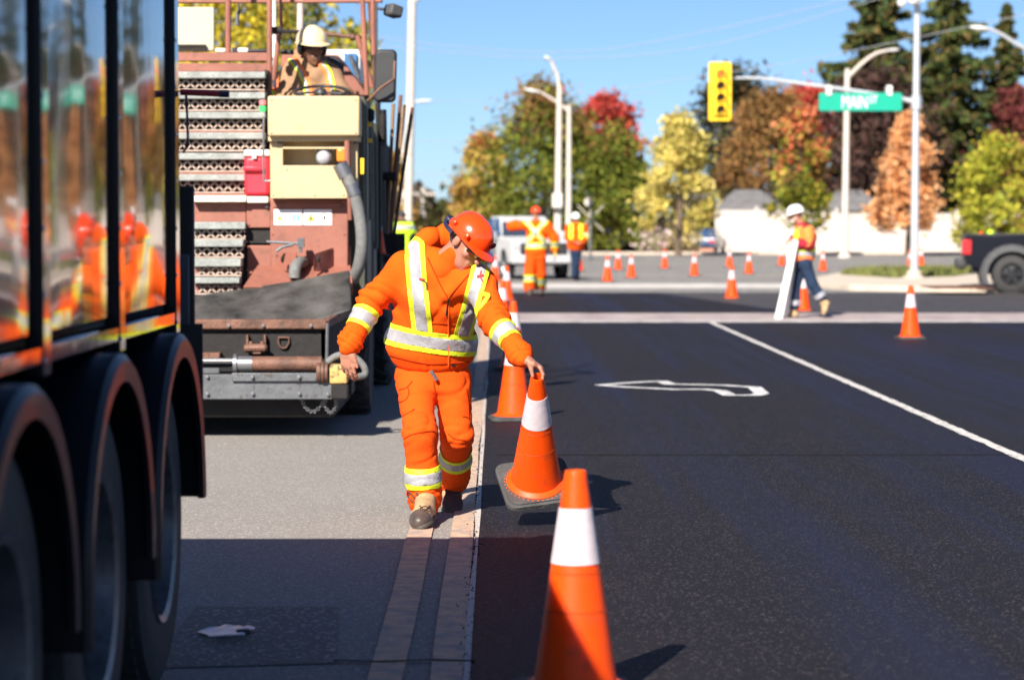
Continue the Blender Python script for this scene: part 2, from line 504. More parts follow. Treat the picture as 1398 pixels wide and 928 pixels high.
def setting(o, kind='structure'): o['kind'] = kind; return o
def flat(name, poly, z, m): return setting(MB().sheet([(x, y, z) for x, y in poly]).build(name, m, fix=False, smooth=0))
def rect(name, x0, x1, y0, y1, z, m): return flat(name, [(x0, y0), (x1, y0), (x1, y1), (x0, y1)], z, m)
def slab(name, x0, x1, y0, y1, z0, z1, m): return setting(MB().box((x0, y0, z0), (x1, y1, z1)).build(name, m, smooth=0))

rect("ground", -900, 900, -300, 1500, -0.02, VERGE)
rect("old_road", -9.5, 12, -40, 37.4, 0.0, OLD)
# fresh mat with a ragged left edge where it meets the old surface
pts = []
y = -20.0
e1 = wave_noise(9.0, 3); e2 = wave_noise(60.0, 4)
while y < 37.4:
    j = e1(np.array([[y, 0, 0]], np.float32))[0] * 0.006 + e2(np.array([[y, 3, 0]], np.float32))[0] * 0.009 + (rng.random() ** 4) * -0.045
    pts.append((-0.082 + j, y)); y += 0.018 if 5 < y < 26 else 0.25
pts.append((-0.082, 37.4))
mat_bm = MB()
k = len(pts); zt = 0.006
mat_bm.add([(x, y, zt) for x, y in pts] + [(10.5, y, zt) for x, y in pts] + [(x, y, 0.0) for x, y in pts],
           [(i, k + i, k + i + 1, i + 1) for i in range(k - 1)] + [(i, i + 1, 2*k + i + 1, 2*k + i) for i in range(k - 1)])
setting(mat_bm.build("new_road_surface", NEW, fix=False, smooth=0))
cr = MB(); cr.add([(-0.0, 15.35, 0.0072), (10.4, 15.38, 0.0072), (10.4, 15.45, 0.0072), (0.0, 15.43, 0.0072)], [(0, 1, 2, 3)])
setting(cr.build("paving_joint", TAR, fix=False, smooth=0))
# loose crumbs of fresh asphalt along the seam
cb = MB()
for i in range(330):
    yy = 6 + 20 * rng.random() ** 1.5; xx = -0.085 - abs(rng.gauss(0, 0.03)); s = rng.uniform(0.002, 0.006)
    a = rng.random() * 6
    cb.add([(xx + s*math.cos(a+t), yy + s*math.sin(a+t), 0.009) for t in (0, 2.1, 4.2)] + [(xx, yy, 0.009 + s)], [(0,1,3),(1,2,3),(2,0,3)])
tag(cb.build("asphalt_crumbs", TAR, fix=False, smooth=0), "scattered black asphalt crumbs along the seam beside the yellow line", "gravel", kind="stuff")
# paint
def strip(name, x0, x1, y0, y1, z, m, n=60, wob=0.004):
    vs = []; fs = []
    for i in range(n + 1):
        yy = lerp(y0, y1, (i / n) ** 1.6)
        vs += [(x0 + rng.gauss(0, wob), yy, z), (x1 + rng.gauss(0, wob), yy, z)]
        if i: fs.append((2*i-2, 2*i-1, 2*i+1, 2*i))
    return setting(MB().add(vs, fs).build(name, m, fix=False, smooth=0))
flat("asphalt_repair", [tuple(G(*p)[:2]) for p in ((268, 829), (462, 829), (459, 906), (200, 913))], 0.004, PATCH)
strip("yellow_centre_line", -0.412, -0.302, -20, 37, 0.008, YLINE)
strip("yellow_centre_line", -0.212, -0.105, -20, 37, 0.008, YLINE)
strip("seam_dust", -0.104, -0.084, -20, 37, 0.0085, worn_paint("pale dust", (0.52, 0.46, 0.42), (0.3, 0.26, 0.24), 0.3, 0.6, 20))
strip("white_lane_line", 3.265, 3.35, 3, 37.2, 0.011, WLINE, 260, 0.0045)
c = MB(); ps = [G(455, 904.5), G(520, 906), (G(590, 903.5)), G(650, 905)]
for a, b in zip(ps[:-1], ps[1:]): c.add([(a.x, a.y-.014, .0095), (b.x, b.y-.012, .0095), (b.x, b.y+.012, .0095), (a.x, a.y+.015, .0095)], [(0,1,2,3)])
setting(c.build("road_crack", TAR, fix=False, smooth=0))
def ribbon(name, px, w, z, m, closed=False):
    p = [G(*q) for q in px]
    if closed: p.append(p[0])
    b = MB()
    for i in range(len(p) - 1):
        d = (p[i+1] - p[i]); d.z = 0; L = d.length; d.normalize(); q = Vector((-d.y, d.x, 0)) * (w[i] if isinstance(w, list) else w) / 2
        e = d * 0.02
        zz = z + 0.0006 * (i % 2)
        b.add([(v.x, v.y, zz) for v in (p[i]-q-e, p[i]+q-e, p[i+1]+q+e, p[i+1]-q+e)], [(0, 1, 2, 3)])
    return setting(b.build(name, m, fix=False, smooth=0))
ribbon("sprayed_arrow_outline", [(820, 527), (850, 524.5), (875, 522.8), (903, 521.6), (914, 525.6), (950, 526.3), (990, 527.3), (1030, 530), (1040, 538.5), (1030, 541),
        (996, 541), (984, 535), (960, 532.6), (922, 533), (880, 531), (845, 529)], 0.13, 0.011, SPRAY, True)
# crossing: pale milled joints, dark strips and the cross street
rect("crosswalk_joint", -7, 40, 37.4, 41.4, 0.004, PALE)
rect("crosswalk_edge_line", -7, 40, 37.15, 37.75, 0.012, worn_paint("dirty white line", (0.55, 0.52, 0.5), (0.2, 0.19, 0.19), 0.4, 0.55, 3))
rect("junction_surface", 0.1, 45, 41.4, 54.8, 0.004, NEW2)
rect("old_junction_surface", -12, 0.1, 41.4, 54.8, 0.003, OLD)
flat("fresh_lane_surface", [(0.12, 41.42), (5.2, 41.42), (3.6, 54.6), (0.12, 54.6)], 0.009, NEW)
rect("cross_street", -60, 90, 54.8, 150, 0.001, FAR)
rect("crosswalk_line", -8, 22, 58.5, 63.5, 0.007, worn_paint("worn crosswalk paint", (0.58, 0.54, 0.5), (0.36, 0.34, 0.32), 0.42, 0.55, 1.6))
for yy in (74, 99): rect("faint_lane_line", -30, 60, yy, yy + 0.9, 0.006, worn_paint("faded yellow line", (0.40, 0.35, 0.24), (0.26, 0.25, 0.24), 0.4, 0.55, 2))
rect("far_verge", -200, 200, 137, 160, 0.012, VERGE)
slab("far_kerb", -100, 120, 134.5, 137, -0.02, 0.13, CONC)
# corner island on the right: kerb, pavement, turf
isl = [tuple(G(*p)[:2]) for p in ((1085, 391), (1160, 396.5), (1250, 398.5), (1420, 399), (1460, 371), (1260, 371.5), (1150, 377))]
setting(MB().prism(isl, -0.02, 0.13, lambda a, b, h: (a, b, h)).build("pavement_corner", CONC, smooth=0, bevel=0.02))
gr = [tuple(G(*p)[:2]) for p in ((1148, 381), (1220, 386), (1300, 384), (1345, 376.5), (1260, 373.5), (1175, 376))]
setting(MB().prism(gr, 0.05, 0.16, lambda a, b, h: (a, b, h)).build("grass_island", GRASS, smooth=0))
gb = MB()
gx = [p[0] for p in gr]; gy = [p[1] for p in gr]
from mathutils.geometry import intersect_point_line
def inside(x, y, poly):
    r = False; j = len(poly) - 1
    for i in range(len(poly)):
        (xi, yi), (xj, yj) = poly[i], poly[j]
        if (yi > y) != (yj > y) and x < (xj - xi) * (y - yi) / (yj - yi) + xi: r = not r
        j = i
    return r
for i in range(5000):
    x, yy = rng.uniform(min(gx), max(gx)), rng.uniform(min(gy), max(gy))
    if not inside(x, yy, gr): continue
    a = rng.random() * 3.1; s = rng.uniform(0.03, 0.06); h = rng.uniform(0.06, 0.22)
    gb.add([(x - s*math.cos(a), yy - s*math.sin(a), 0.15), (x + s*math.cos(a), yy + s*math.sin(a), 0.15), (x + rng.gauss(0, .05), yy + rng.gauss(0, .05), 0.15 + h)], [(0, 1, 2)])
tag(gb.build("grass_blades", GRASS, fix=False, smooth=0), "short green grass on the corner island beside the lamp post", "grass", kind="stuff")
DARKRUST = M("rusty iron", (0.16, 0.07, 0.04), 0.8, 0.3)
for i, (x0, x1) in enumerate(((1277, 1296), (1312, 1332))):
    a = G((x0), 394.5, 0.13); b = G(x1, 391.5, 0.13)
    t = thing("storm_drain", "rust brown storm drain slot in the pavement, " + ("left of the pair nearer the pole" if i == 0 else "right of the pair nearer the black pickup"), "drain", (a.x, a.y, 0.13), group="storm drains in the corner kerb")
    MB().box((a.x, a.y, 0.131), (b.x, b.y, 0.15)).build("frame", DARKRUST, t)
    g = MB()
    for q in range(6):
        xx = lerp(a.x, b.x, (q + .5) / 6); g.box((xx - .02, a.y + .05, .15), (xx + .02, b.y - .05, .165))
    g.build("grate", DARKRUST, t)

# ------------------------------------------------------------------ trees
def leaf_mat(name, trans=0.3):
    m = bpy.data.materials.new(name); m.use_nodes = True
    n, l = m.node_tree.nodes, m.node_tree.links; n.remove(n["Principled BSDF"])
    at = n.new("ShaderNodeAttribute"); at.attribute_name = "leafcol"
    d = n.new("ShaderNodeBsdfDiffuse"); t = n.new("ShaderNodeBsdfTranslucent"); mx = n.new("ShaderNodeMixShader")
    mx.inputs[0].default_value = trans
    l.new(at.outputs["Color"], d.inputs[0]); l.new(at.outputs["Color"], t.inputs[0]); l.new(d.outputs[0], mx.inputs[1]); l.new(t.outputs[0], mx.inputs[2])
    l.new(mx.outputs[0], n["Material Output"].inputs[0]); return m
LEAF = leaf_mat("leaves"); NEEDLE = leaf_mat("needles", 0.15)
BARK = M("bark", (0.12, 0.085, 0.06), 0.9, 0, 0.35, 6, 0.6, 20, stretch=(1, 1, 0.2))

def leaves(name, C, S, cols, mat, parent, flatten=0.0):
    n = len(C); C = np.asarray(C); S = np.asarray(S)[:, None]
    a = nr.normal(size=(n, 3)); a[:, 2] *= (1 - flatten); a /= np.linalg.norm(a, axis=1)[:, None]
    b = nr.normal(size=(n, 3)); b = np.cross(a, b); b[:, 2] *= 1; b /= np.linalg.norm(b, axis=1)[:, None]
    V = np.stack([C - a*S, C - b*S*0.55, C + a*S, C + b*S*0.55], 1).reshape(-1, 3)
    F = np.arange(4*n).reshape(n, 4)
    o = np_mesh(name, V, F, mat, parent, 0)
    at = o.data.attributes.new("leafcol", 'FLOAT_COLOR', 'FACE')
    at.data.foreach_set("color", np.concatenate([cols, np.ones((n, 1))], 1).astype(np.float32).ravel())
    return o

def pick(pal, n, jit=0.22):
    p = np.array(pal); i = nr.randint(0, len(p), n)
    return np.clip(p[i] * nr.uniform(1 - jit, 1 + jit, (n, 1)), 0, 1)

def tree(name, label, cat, px, top, base, half, Y, colour, n=5000, leaf=0.2, shape='round', low=0.18, lean=0.0, group=None, clumps=70, gap=0.2, trunk=0.16):
    """a broadleaf: px = photo x of the trunk, top/base = photo y of its tip and foot, half = half width in photo px, at distance Y"""
    b = W(px, base, Y); b.z = 0; Ht = W(px, top, Y).z; rad = half * Y / FPX
    t = thing(name, label, cat, (b.x, b.y, 0), group=group)
    z0 = Ht * low
    def env(u):
        if shape == 'round': return math.sqrt(max(0, 1 - (2*u - 0.85)**2 / 1.33)) if u > 0 else .6
        if shape == 'cone': return (1 - u) ** 0.75 * (0.55 + 0.45 * min(1, u / 0.15))
        if shape == 'egg': return math.sin(math.pi * min(1, (0.12 + 0.88 * u)) ** 0.8) ** 0.7
        return 1
    tm = MB()
    top_t = Vector((b.x + lean, b.y, Ht * 0.82))
    path = [Vector((b.x, b.y, -0.05)), Vector((b.x + .04, b.y, z0)), Vector((b.x, b.y, z0)).lerp(top_t, .5) + Vector((.1, 0, 0)), top_t]
    tm.tube(path, [trunk * 1.25, trunk, trunk * .55, trunk * .1], 8)
    cc = []
    for i in range(clumps):
        u = rng.random() ** 0.85; ph = rng.uniform(0, 2 * math.pi); r = rad * env(u) * rng.uniform(0.45, 1.0)
        c = Vector((b.x + lean * u + r * math.cos(ph), b.y + r * math.sin(ph), z0 + (Ht - z0) * u)); cc.append(c)
        if i % 3 == 0:
            s = path[1].lerp(top_t, max(0, u - 0.25) * 0.9); mid = s.lerp(c, .5) + Vector((0, 0, -.1 * r))
            tm.tube([s, mid, c], [trunk * .35 * (1 - u * .6), trunk * .2 * (1 - u * .6), 0.015], 5, cap=False)
    tm.build("trunk", BARK, t, fix=False)
    cs = np.array([tuple(c) for c in cc]); idx = nr.randint(0, clumps, n)
    sig = rad * gap * nr.uniform(.6, 1.25, clumps)[idx][:, None]
    P = cs[idx] + nr.normal(size=(n, 3)) * sig * np.array([1, 1, .8])
    P[:, 2] = np.maximum(P[:, 2], z0 * 0.7)
    u = np.clip((P[:, 2] - z0) / (Ht - z0), 0, 1); side = (P[:, 0] - b.x) / rad
    tone = nr.uniform(.72, 1.28, clumps)[idx][:, None]
    cols = np.clip(colour(u, side, idx, n) * tone, 0, 1)
    leaves("crown", P, leaf * nr.uniform(.6, 1.3, n), cols, LEAF, t)
    return t

def spruce(label, px, top, base, half, Y, n=7000, group=None, pal=((0.06, 0.085, 0.025), (0.09, 0.105, 0.03), (0.045, 0.07, 0.032), (0.14, 0.10, 0.04))):
    b = W(px, base, Y); b.z = 0; Ht = W(px, top, Y).z; rad = half * Y / FPX
    t = thing("spruce_tree", label, "tree", (b.x, b.y, 0), group=group)
    tm = MB(); tm.tube([(b.x, b.y, -.05), (b.x, b.y, Ht*.5), (b.x, b.y, Ht)], [rad*.07, rad*.045, .02], 8)
    C = []; nb = 125
    for i in range(nb):
        u = (i + rng.random()) / nb; z = Ht * (0.06 + 0.92 * u); ph = i * 2.4 + rng.uniform(-.4, .4); L = rad * (1 - u) ** 0.85 * rng.uniform(.5, 1.2) + .15
        tip = Vector((b.x + L*math.cos(ph), b.y + L*math.sin(ph), z - L*.30)); s = Vector((b.x, b.y, z))
        mid = s.lerp(tip, .6) - Vector((0, 0, L*.08)); tip.z += L * .06
        tm.tube([s, mid, tip], [.05, .03, .01], 4, cap=False)
        m = int(n / nb * (L / rad + .25) * 1.6)
        for _ in range(m):
            q = rng.random() ** .7; p = s.lerp(mid, q / .6) if q < .6 else mid.lerp(tip, (q - .6) / .4)
            w = L * .13 * (1.15 - q)
            C.append((p.x + rng.gauss(0, w), p.y + rng.gauss(0, w), p.z - abs(rng.gauss(0, L*.09)) + .05))
    tm.build("trunk", BARK, t, fix=False)
    n = len(C)
    leaves("crown", C, 0.3 * nr.uniform(.5, 1.3, n), pick(pal, n, .35), NEEDLE, t)
    return t

def grad(*stops):                 # stops: (weight function(u, side), palette)
    def f(u, side, idx, n):
        ws = np.stack([np.clip(w(u, side, idx), 0.0, None) + 1e-4 for w, _ in stops], 1); ws /= ws.sum(1)[:, None]
        r = nr.random_sample(n)[:, None]; k = (r > np.cumsum(ws, 1)).sum(1).clip(0, len(stops) - 1)
        out = np.zeros((n, 3))
        for i, (_, pal) in enumerate(stops):
            m = k == i; out[m] = pick(pal, m.sum())
        return out
    return f
def plain(*pal): return lambda u, side, idx, n: pick(pal, n)
GREEN = ((0.12, 0.15, 0.026), (0.16, 0.19, 0.03), (0.09, 0.115, 0.025), (0.22, 0.21, 0.04))
GOLD = ((0.42, 0.28, 0.06), (0.36, 0.20, 0.06), (0.48, 0.34, 0.09))
RED = ((0.48, 0.06, 0.05), (0.55, 0.10, 0.08), (0.36, 0.06, 0.04))
BROWN = ((0.24, 0.12, 0.05), (0.30, 0.16, 0.06), (0.19, 0.12, 0.045))
YEL = ((0.60, 0.48, 0.13), (0.54, 0.43, 0.10), (0.68, 0.56, 0.19), (0.38, 0.35, 0.09))
PURP = ((0.075, 0.045, 0.038), (0.10, 0.055, 0.045), (0.06, 0.04, 0.035))
PEACH = ((0.78, 0.42, 0.20), (0.7, 0.35, 0.15), (0.85, 0.5, 0.26), (0.6, 0.27, 0.1))

tree("maple_tree", "tall broad maple with green crown turning rusty red at the top, behind two pale poles", "tree", 742, 124, 346, 96, 150,
     grad((lambda u, s, i: np.clip(1.1 - u, 0, 1) * 1.2, GREEN), (lambda u, s, i: np.clip(u * 2.2 - 1.3, 0, 1) * 1.3 * (i % 3 != 0), BROWN), (lambda u, s, i: np.clip(-s - .55, 0, 1) * 1.2, GOLD),
          (lambda u, s, i: np.clip(u - .85, 0, 1) * (i % 4 == 0), RED)), 15000, .18, 'egg', .08, gap=.15, clumps=170)
tree("maple_tree", "rounded dark green maple right of the pale poles with a scarlet patch behind its top", "tree", 838, 178, 346, 52, 148,
     grad((lambda u, s, i: 1 + 0*u, GREEN), (lambda u, s, i: np.clip(u * 2 - 1.4, 0, 1), BROWN)), 11000, .17, 'egg', .06, gap=.17, clumps=110)
tree("maple_tree", "scarlet maple top showing above the dark green maple", "tree", 828, 140, 346, 48, 158, plain(*RED), 3500, .24, 'round', .5, gap=.18, clumps=50)
tree("maple_tree", "low golden orange maple at the left edge of the big green maple", "tree", 662, 188, 346, 44, 152, grad((lambda u, s, i: 1 + 0*u, GOLD), (lambda u, s, i: .5 * (i % 3 == 0) + np.clip(s, 0, 1), GREEN), (lambda u, s, i: np.clip(u*2 - 1.5, 0, 1), ((0.4, .1, .05),))), 4500, .22, 'egg', .05, gap=.2)
tree("ash_tree", "pale yellow ash with a single bare trunk, left of the white fence", "tree", 926, 160, 345, 66, 127, grad((lambda u, s, i: 1 + 0*u, YEL), (lambda u, s, i: .25 * (i % 4 == 0) + 0*u, ((.25, .27, .05),))), 8500, .155, 'cone', .2, gap=.12, clumps=95)
tree("oak_tree", "dark grey green tree top behind the yellow ash and the traffic signal", "tree", 1003, 104, 340, 62, 190, plain((.05, .06, .03), (.075, .07, .04), (.06, .05, .035)), 4200, .3, 'round', .3)
tree("oak_tree", "big rounded russet brown tree behind the white fence", "tree", 1055, 128, 335, 78, 172, grad((lambda u, s, i: 1 + 0*u, BROWN), (lambda u, s, i: .35 * (i % 3 == 0) + 0*u, ((.26, .15, .04), (.1, .1, .03)))), 12000, .19, 'egg', .15, gap=.16, clumps=140)
tree("maple_tree", "crimson crown peeking out left of the green street sign", "tree", 1100, 123, 335, 40, 176, plain(*RED), 3000, .25, 'round', .5, clumps=45)
tree("maple_tree", "slender young maple with red tips over green leaves in front of the white fence", "tree", 1092, 150, 343, 58, 127,
     grad((lambda u, s, i: np.clip(1.05 - u, 0, 1), ((.2, .22, .03), (.33, .27, .04), (.14, .17, .03))), (lambda u, s, i: np.clip(u * 1.25 - .4, 0, 1), ((.5, .12, .06), (.58, .2, .1), (.5, .28, .08)))), 2600, .2, 'cone', .18, gap=.13, clumps=48, trunk=.1)
tree("beech_tree", "very dark purple brown beech behind the green street sign", "tree", 1190, 112, 335, 96, 166, plain(*PURP), 8500, .26, 'egg', .12, gap=.2, clumps=110)
tree("birch_tree", "peach orange young tree beside the tall signal pole in front of the white fence", "tree", 1240, 162, 344, 62, 127, plain(*PEACH), 8000, .15, 'cone', .2, gap=.115, clumps=90)
tree("lilac_bush", "dull dark red tree at the right edge between spruces and yellow shrub", "tree", 1385, 128, 340, 46, 160, plain((.16, .04, .045), (.12, .035, .035), (.2, .07, .05)), 4000, .24, 'egg', .1)
tree("shrub_maple", "lime yellow leafy tree above the black pickup at the right edge", "tree", 1362, 196, 344, 58, 127, grad((lambda u, s, i: 1 + 0*u, ((.33, .33, .04), (.42, .37, .05), (.24, .27, .04))), (lambda u, s, i: np.clip(s, 0, 1), GOLD)), 8000, .15, 'round', .1, gap=.17)
spruce("tall dark spruce behind the curved lamp arm, leftmost of the three spruces", 1196, -120, 335, 135, 176, 24000, "dark spruces behind the fence")
spruce("tall dark spruce right behind the signal pole, middle of the three spruces", 1293, -100, 335, 118, 174, 24000, "dark spruces behind the fence")
spruce("narrower dark spruce at the right edge, rightmost of the three spruces", 1372, 0, 335, 80, 178, 15000, "dark spruces behind the fence")
tree("poplar_tree", "large bright yellow tree rising behind the paving machine", "tree", 345, -70, 330, 135, 66, grad((lambda u, s, i: 1 + 0*u, ((.5, .4, .04), (.42, .33, .03), (.56, .46, .06))), (lambda u, s, i: .45 * (i % 3 == 0) + 0*u, ((.22, .23, .04),)), (lambda u, s, i: np.clip(.8-u*1.6, 0, 1), ((.42, .24, .04),))), 12000, .13, 'round', .1, gap=.16, clumps=150)
tree("poplar_tree", "second yellow tree behind the paving machine, close to the truck", "tree", 225, -10, 330, 90, 72, plain((.48, .38, .04), (.4, .3, .04), (.3, .27, .05)), 5000, .14, 'round', .1, gap=.18, clumps=70)
pine = thing("pine_tree", "pine with sparse olive needle tufts behind the operator's hard hat", "tree", tuple(W(405, 330, 60))[:2] + (0,))
pm = MB(); pb = W(405, 330, 60); pm.tube([(pb.x, pb.y, -.05), (pb.x + .1, pb.y, 3), (pb.x + .2, pb.y, 9.5)], [.14, .11, .02], 7); PC = []
for i in range(30):
    z = 3.2 + i * .21; ph = 0.2 + i * 2.4; L = 1.5 * (1 - i / 40)
    tip = Vector((pb.x + L * math.cos(ph), pb.y + L * math.sin(ph), z + .25)); pm.tube([(pb.x + .1, pb.y, z), tip], [.03, .01], 4)
    for _ in range(110):
        q = rng.uniform(.35, 1.05); PC.append((lerp(pb.x + .1, tip.x, q) + rng.gauss(0, .13), lerp(pb.y, tip.y, q) + rng.gauss(0, .13), lerp(z, tip.z, q) + rng.gauss(0, .11)))
pm.build("trunk", BARK, pine, fix=False)
leaves("crown", PC, .075 * nr.uniform(.6, 1.3, len(PC)), pick(((.16, .17, .03), (.1, .12, .03), (.22, .2, .04)), len(PC)), NEEDLE, pine)
for i, (px, top, half, Y, pal, lab) in enumerate(((582, 262, 16, 260, ((.15, .10, .08), (.18, .14, .11)), "bare pinkish tree in the far distance just right of the pale lamp pole"),
        (606, 280, 18, 240, ((.2, .2, .06), (.26, .2, .1)), "low olive tree far away between lamp pole and golden maple"),
        (572, 250, 12, 280, ((.16, .13, .10),), "thin greyish far tree directly beside the pale lamp pole"),
        (535, 215, 30, 120, ((.42, .25, .05), (.35, .22, .06)), "orange gold tree behind the shovel handles"),
        (487, 40, 42, 90, ((.3, .3, .06), (.2, .2, .05)), "olive tree behind the operator's seat"))):
    tree("far_tree" if i < 3 else "autumn_tree", lab, "tree", px, top, 345, half, Y, plain(*pal), 1600, .2 if i > 2 else .4, 'egg', .1, clumps=35)
HEDGE = leaf_mat("hedge leaves")
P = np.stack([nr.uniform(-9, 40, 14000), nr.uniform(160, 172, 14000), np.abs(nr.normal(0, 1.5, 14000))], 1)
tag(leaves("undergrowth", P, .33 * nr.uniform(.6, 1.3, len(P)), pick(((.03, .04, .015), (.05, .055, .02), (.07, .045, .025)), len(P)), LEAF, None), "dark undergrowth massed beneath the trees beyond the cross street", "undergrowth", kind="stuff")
P = np.stack([nr.uniform(-160, -12, 9000), nr.uniform(300, 330, 9000), np.abs(nr.normal(0, 3.5, 9000))], 1)
tag(leaves("far_wood", P, .8 * nr.uniform(.6, 1.3, len(P)), pick(((.25, .19, .15), (.2, .17, .12), (.17, .16, .07)), len(P)), LEAF, None), "hazy tan far off wood along the horizon beyond the road", "wood", kind="stuff")

# ------------------------------------------------------------------ fence and houses beyond the cross street
VINYL = M("white vinyl", (0.49, 0.44, 0.405), 0.6, 0, 0.05, 1.0, spec=.2)
fx0, fx1 = W(978, 345, 144).x, W(1470, 345, 144).x
fence = thing("vinyl_fence", "long white vinyl privacy fence beyond the cross street", "fence", (fx0, 144, 0))
npan = 9; pw = (fx1 - fx0) / npan
tops = [2.55, 2.55, 2.45, 2.35, 2.35, 2.35, 2.35, 2.35, 2.35]
for i in range(npan + 1):
    h = tops[max(0, i - 1)] + .12
    MB().box((fx0 + i*pw - .09, 143.93, 0), (fx0 + i*pw + .09, 144.11, h)).lathe([(.15, h), (.15, h + .03), (.0, h + .12)], (fx0 + i*pw, 144.02, 0), 'z', 4).build("post", VINYL, fence, bevel=.01)
for i in range(npan):
    b = MB(); a = fx0 + i*pw + .09; e = a + pw - .18; n = 14; h = tops[i]
    for k in range(n):
        q0, q1 = lerp(a, e, k/n), lerp(a, e, (k+1)/n); b.box((q0 + .006, 144.0, .06), (q1 - .006, 144.04, h - .3))
    b.box((a, 144.01, .06), (e, 144.03, h - .3))
    p = b.build("panel", VINYL, fence)
    r = MB().box((a, 143.96, h - .3), (e, 144.08, h - .2)).box((a, 143.96, .04), (e, 144.08, .16)).box((a, 143.97, h - .06), (e, 144.07, h)).build("rail", VINYL, fence, bevel=.008)
    lat = MB().box((a, 144.0, h - .2), (e, 144.03, h - .06)).build("panel", VINYL, fence)

ROOF = M("grey shingles", (0.17, 0.165, 0.17), 0.9, 0, 0.25, 1.5, .4, 12)
def house(label, px0, px1, ytop, Y, wall, wh=2.6, dep=9):
    a, b = W(px0, 345, Y).x, W(px1, 345, Y).x; zr = W(px0, ytop, Y).z
    t = thing("house", label, "house", ((a + b)/2, Y, 0))
    MB().box((a + .4, Y + .4, 0), (b - .4, Y + dep - .4, wh)).build("wall", wall, t)
    r = MB(); m = Y + dep/2; c0, c1 = lerp(a, b, .3), lerp(a, b, .7)
    r.add([(a, Y, wh), (b, Y, wh), (b, Y + dep, wh), (a, Y + dep, wh), (c0, m, zr), (c1, m, zr)], [(0,1,5,4), (1,2,5), (2,3,4,5), (3,0,4), (0,3,2,1)])
    rf = r.build("roof", ROOF, t, smooth=0)
    n = 10
    sh = MB()
    for k in range(n):      # shingle courses facing the street
        u = (k + .15) / n; A = Vector((a, Y, wh)).lerp(Vector((c0, m, zr)), u); B = Vector((b, Y, wh)).lerp(Vector((c1, m, zr)), u)
        sh.bar(A + Vector((0, -.02, .03)), B + Vector((0, -.02, .03)), .12, .04)
    sh.build("shingle_course", ROOF, rf)
    for k in range(3):
        q = lerp(a + 1, b - 2, k / 2)
        w = MB().box((q, Y + .34, 1.0), (q + 1.2, Y + .395, 2.2)).build("window", VINYL, t)
        MB().box((q + .08, Y + .32, 1.08), (q + 1.12, Y + .338, 2.12)).build("pane", glassy("dark window glass", (.05, .06, .07)), w)
    return t
BRICK = M("pinkish brick", (0.42, 0.2, 0.15), 0.9, 0, 0.2, 2)
house("bungalow with grey hipped roof behind the white fence, left of the peach tree", 985, 1075, 258, 156, BRICK)
house("house with wide grey roof behind the fence between the peach tree and lamp post", 1130, 1215, 258, 158, M("grey siding", (.4, .38, .36), .8))
house("pink brick house low between the yellow ash and the white fence", 940, 988, 262, 153, BRICK)
house("beige house at the far right behind the black pickup", 1384, 1480, 240, 147, M("beige siding", (.55, .45, .36), .8))

# ------------------------------------------------------------------ poles, lamps, signal, wires
GALV = M("galvanised steel", (0.48, 0.50, 0.53), 0.45, 0.4, 0.08, 3)
POLEC = M("spun concrete", (0.52, 0.46, 0.40), 0.85, 0, 0.1, 3, .2, 60)
LAMPW = M("pale lamp housing", (0.62, 0.61, 0.59), 0.5)
def lamp_pole(label, foot, top, r0, r1, arm, Y, mat, group="street lamps", head_len=.7, base=True):
    """foot, top: photo points of the pole; arm: photo points from the pole to the lamp head"""
    f = W(*foot, Y); f.z = 0; tp = W(*top, Y)
    t = thing("street_lamp", label, "street lamp", f, group=group)
    MB().tube([f + Vector((0, 0, -.03)), tp], [r0, r1], 14).build("pole", mat, t)
    if base: MB().lathe([(r0*1.8, 0), (r0*1.8, .08), (r0*1.2, .2)], f, 'z', 14).build("base_plate", mat, t)
    MB().ell(tp, (r1*1.15, r1*1.15, r1*.9), 10, 6).build("pole_cap", mat, t)
    if arm:
        pa = smooth_path([W(x, y, Y) for x, y in arm], 5)
        MB().tube(pa, [lerp(r1 * .8, r1 * .5, i / (len(pa)-1)) for i in range(len(pa))], 8).build("arm", mat, t)
        e = pa[-1]; d = (pa[-1] - pa[-2]).normalized(); d.z *= .3; d.normalize()
        hd = MB(); q = d.to_track_quat('X', 'Z').to_matrix()
        hd.ell(e + d * head_len * .45, (head_len*.55, .15, .075), 14, 8, q)
        h = hd.build("lamp_head", LAMPW, t, smooth=60)
        MB().ell(e + d * head_len * .5 - Vector((0, 0, .05)), (head_len*.3, .11, .05), 12, 6, q).build("lens", glassy("lamp lens", (.6, .6, .58), .2), h, smooth=60)
    return t
lamp_pole("tall pale lamp pole left of the sky, behind the shovel handles", (556, 365), (563, -6), .17, .15, [(563, 6), (572, -4), (592, -12)], 90, POLEC)
lamp_pole("tallest of the two pale poles before the green maple, thin arm curving up left", (761, 360), (764, 120), .19, .11, [(764, 124), (761, 105), (752, 83)], 108, POLEC, head_len=.35)
lamp_pole("shorter of the two pale poles before the green maple, lamp arm reaching left", (776, 358), (777, 146), .15, .10, [(777, 152), (758, 138), (738, 126)], 114, POLEC, head_len=.85)
lamp_pole("street lamp behind the green street sign with its arm bent up to the right", (1153, 347), (1157, 97), .19, .13, [(1157, 106), (1180, 84), (1197, 73), (1212, 69)], 120, POLEC, head_len=.6)
lamp_pole("street lamp whose silver arm enters from the right edge", (1440, 370), (1440, 60), .13, .10, [(1440, 84), (1398, 66), (1365, 46), (1350, 40)], 80, GALV, head_len=.65)
lamp_pole("far lamp head peeking out right of the left pale pole", (549, 350), (549, 150), .16, .12, [(549, 152), (556, 142), (566, 139)], 125, POLEC, head_len=.95)
bx = thing("signal_cabinet", "pale grey control box strapped to the taller pale pole", "control box", W(762, 300, 107.7), group=None)
MB().pbox(754, 264, 768, 284, 107.5, .35).build("cabinet", POLEC, bx, bevel=.02); MB().pbox(756, 266, 766, 282, 107.47, .03).build("door", LAMPW, bx)
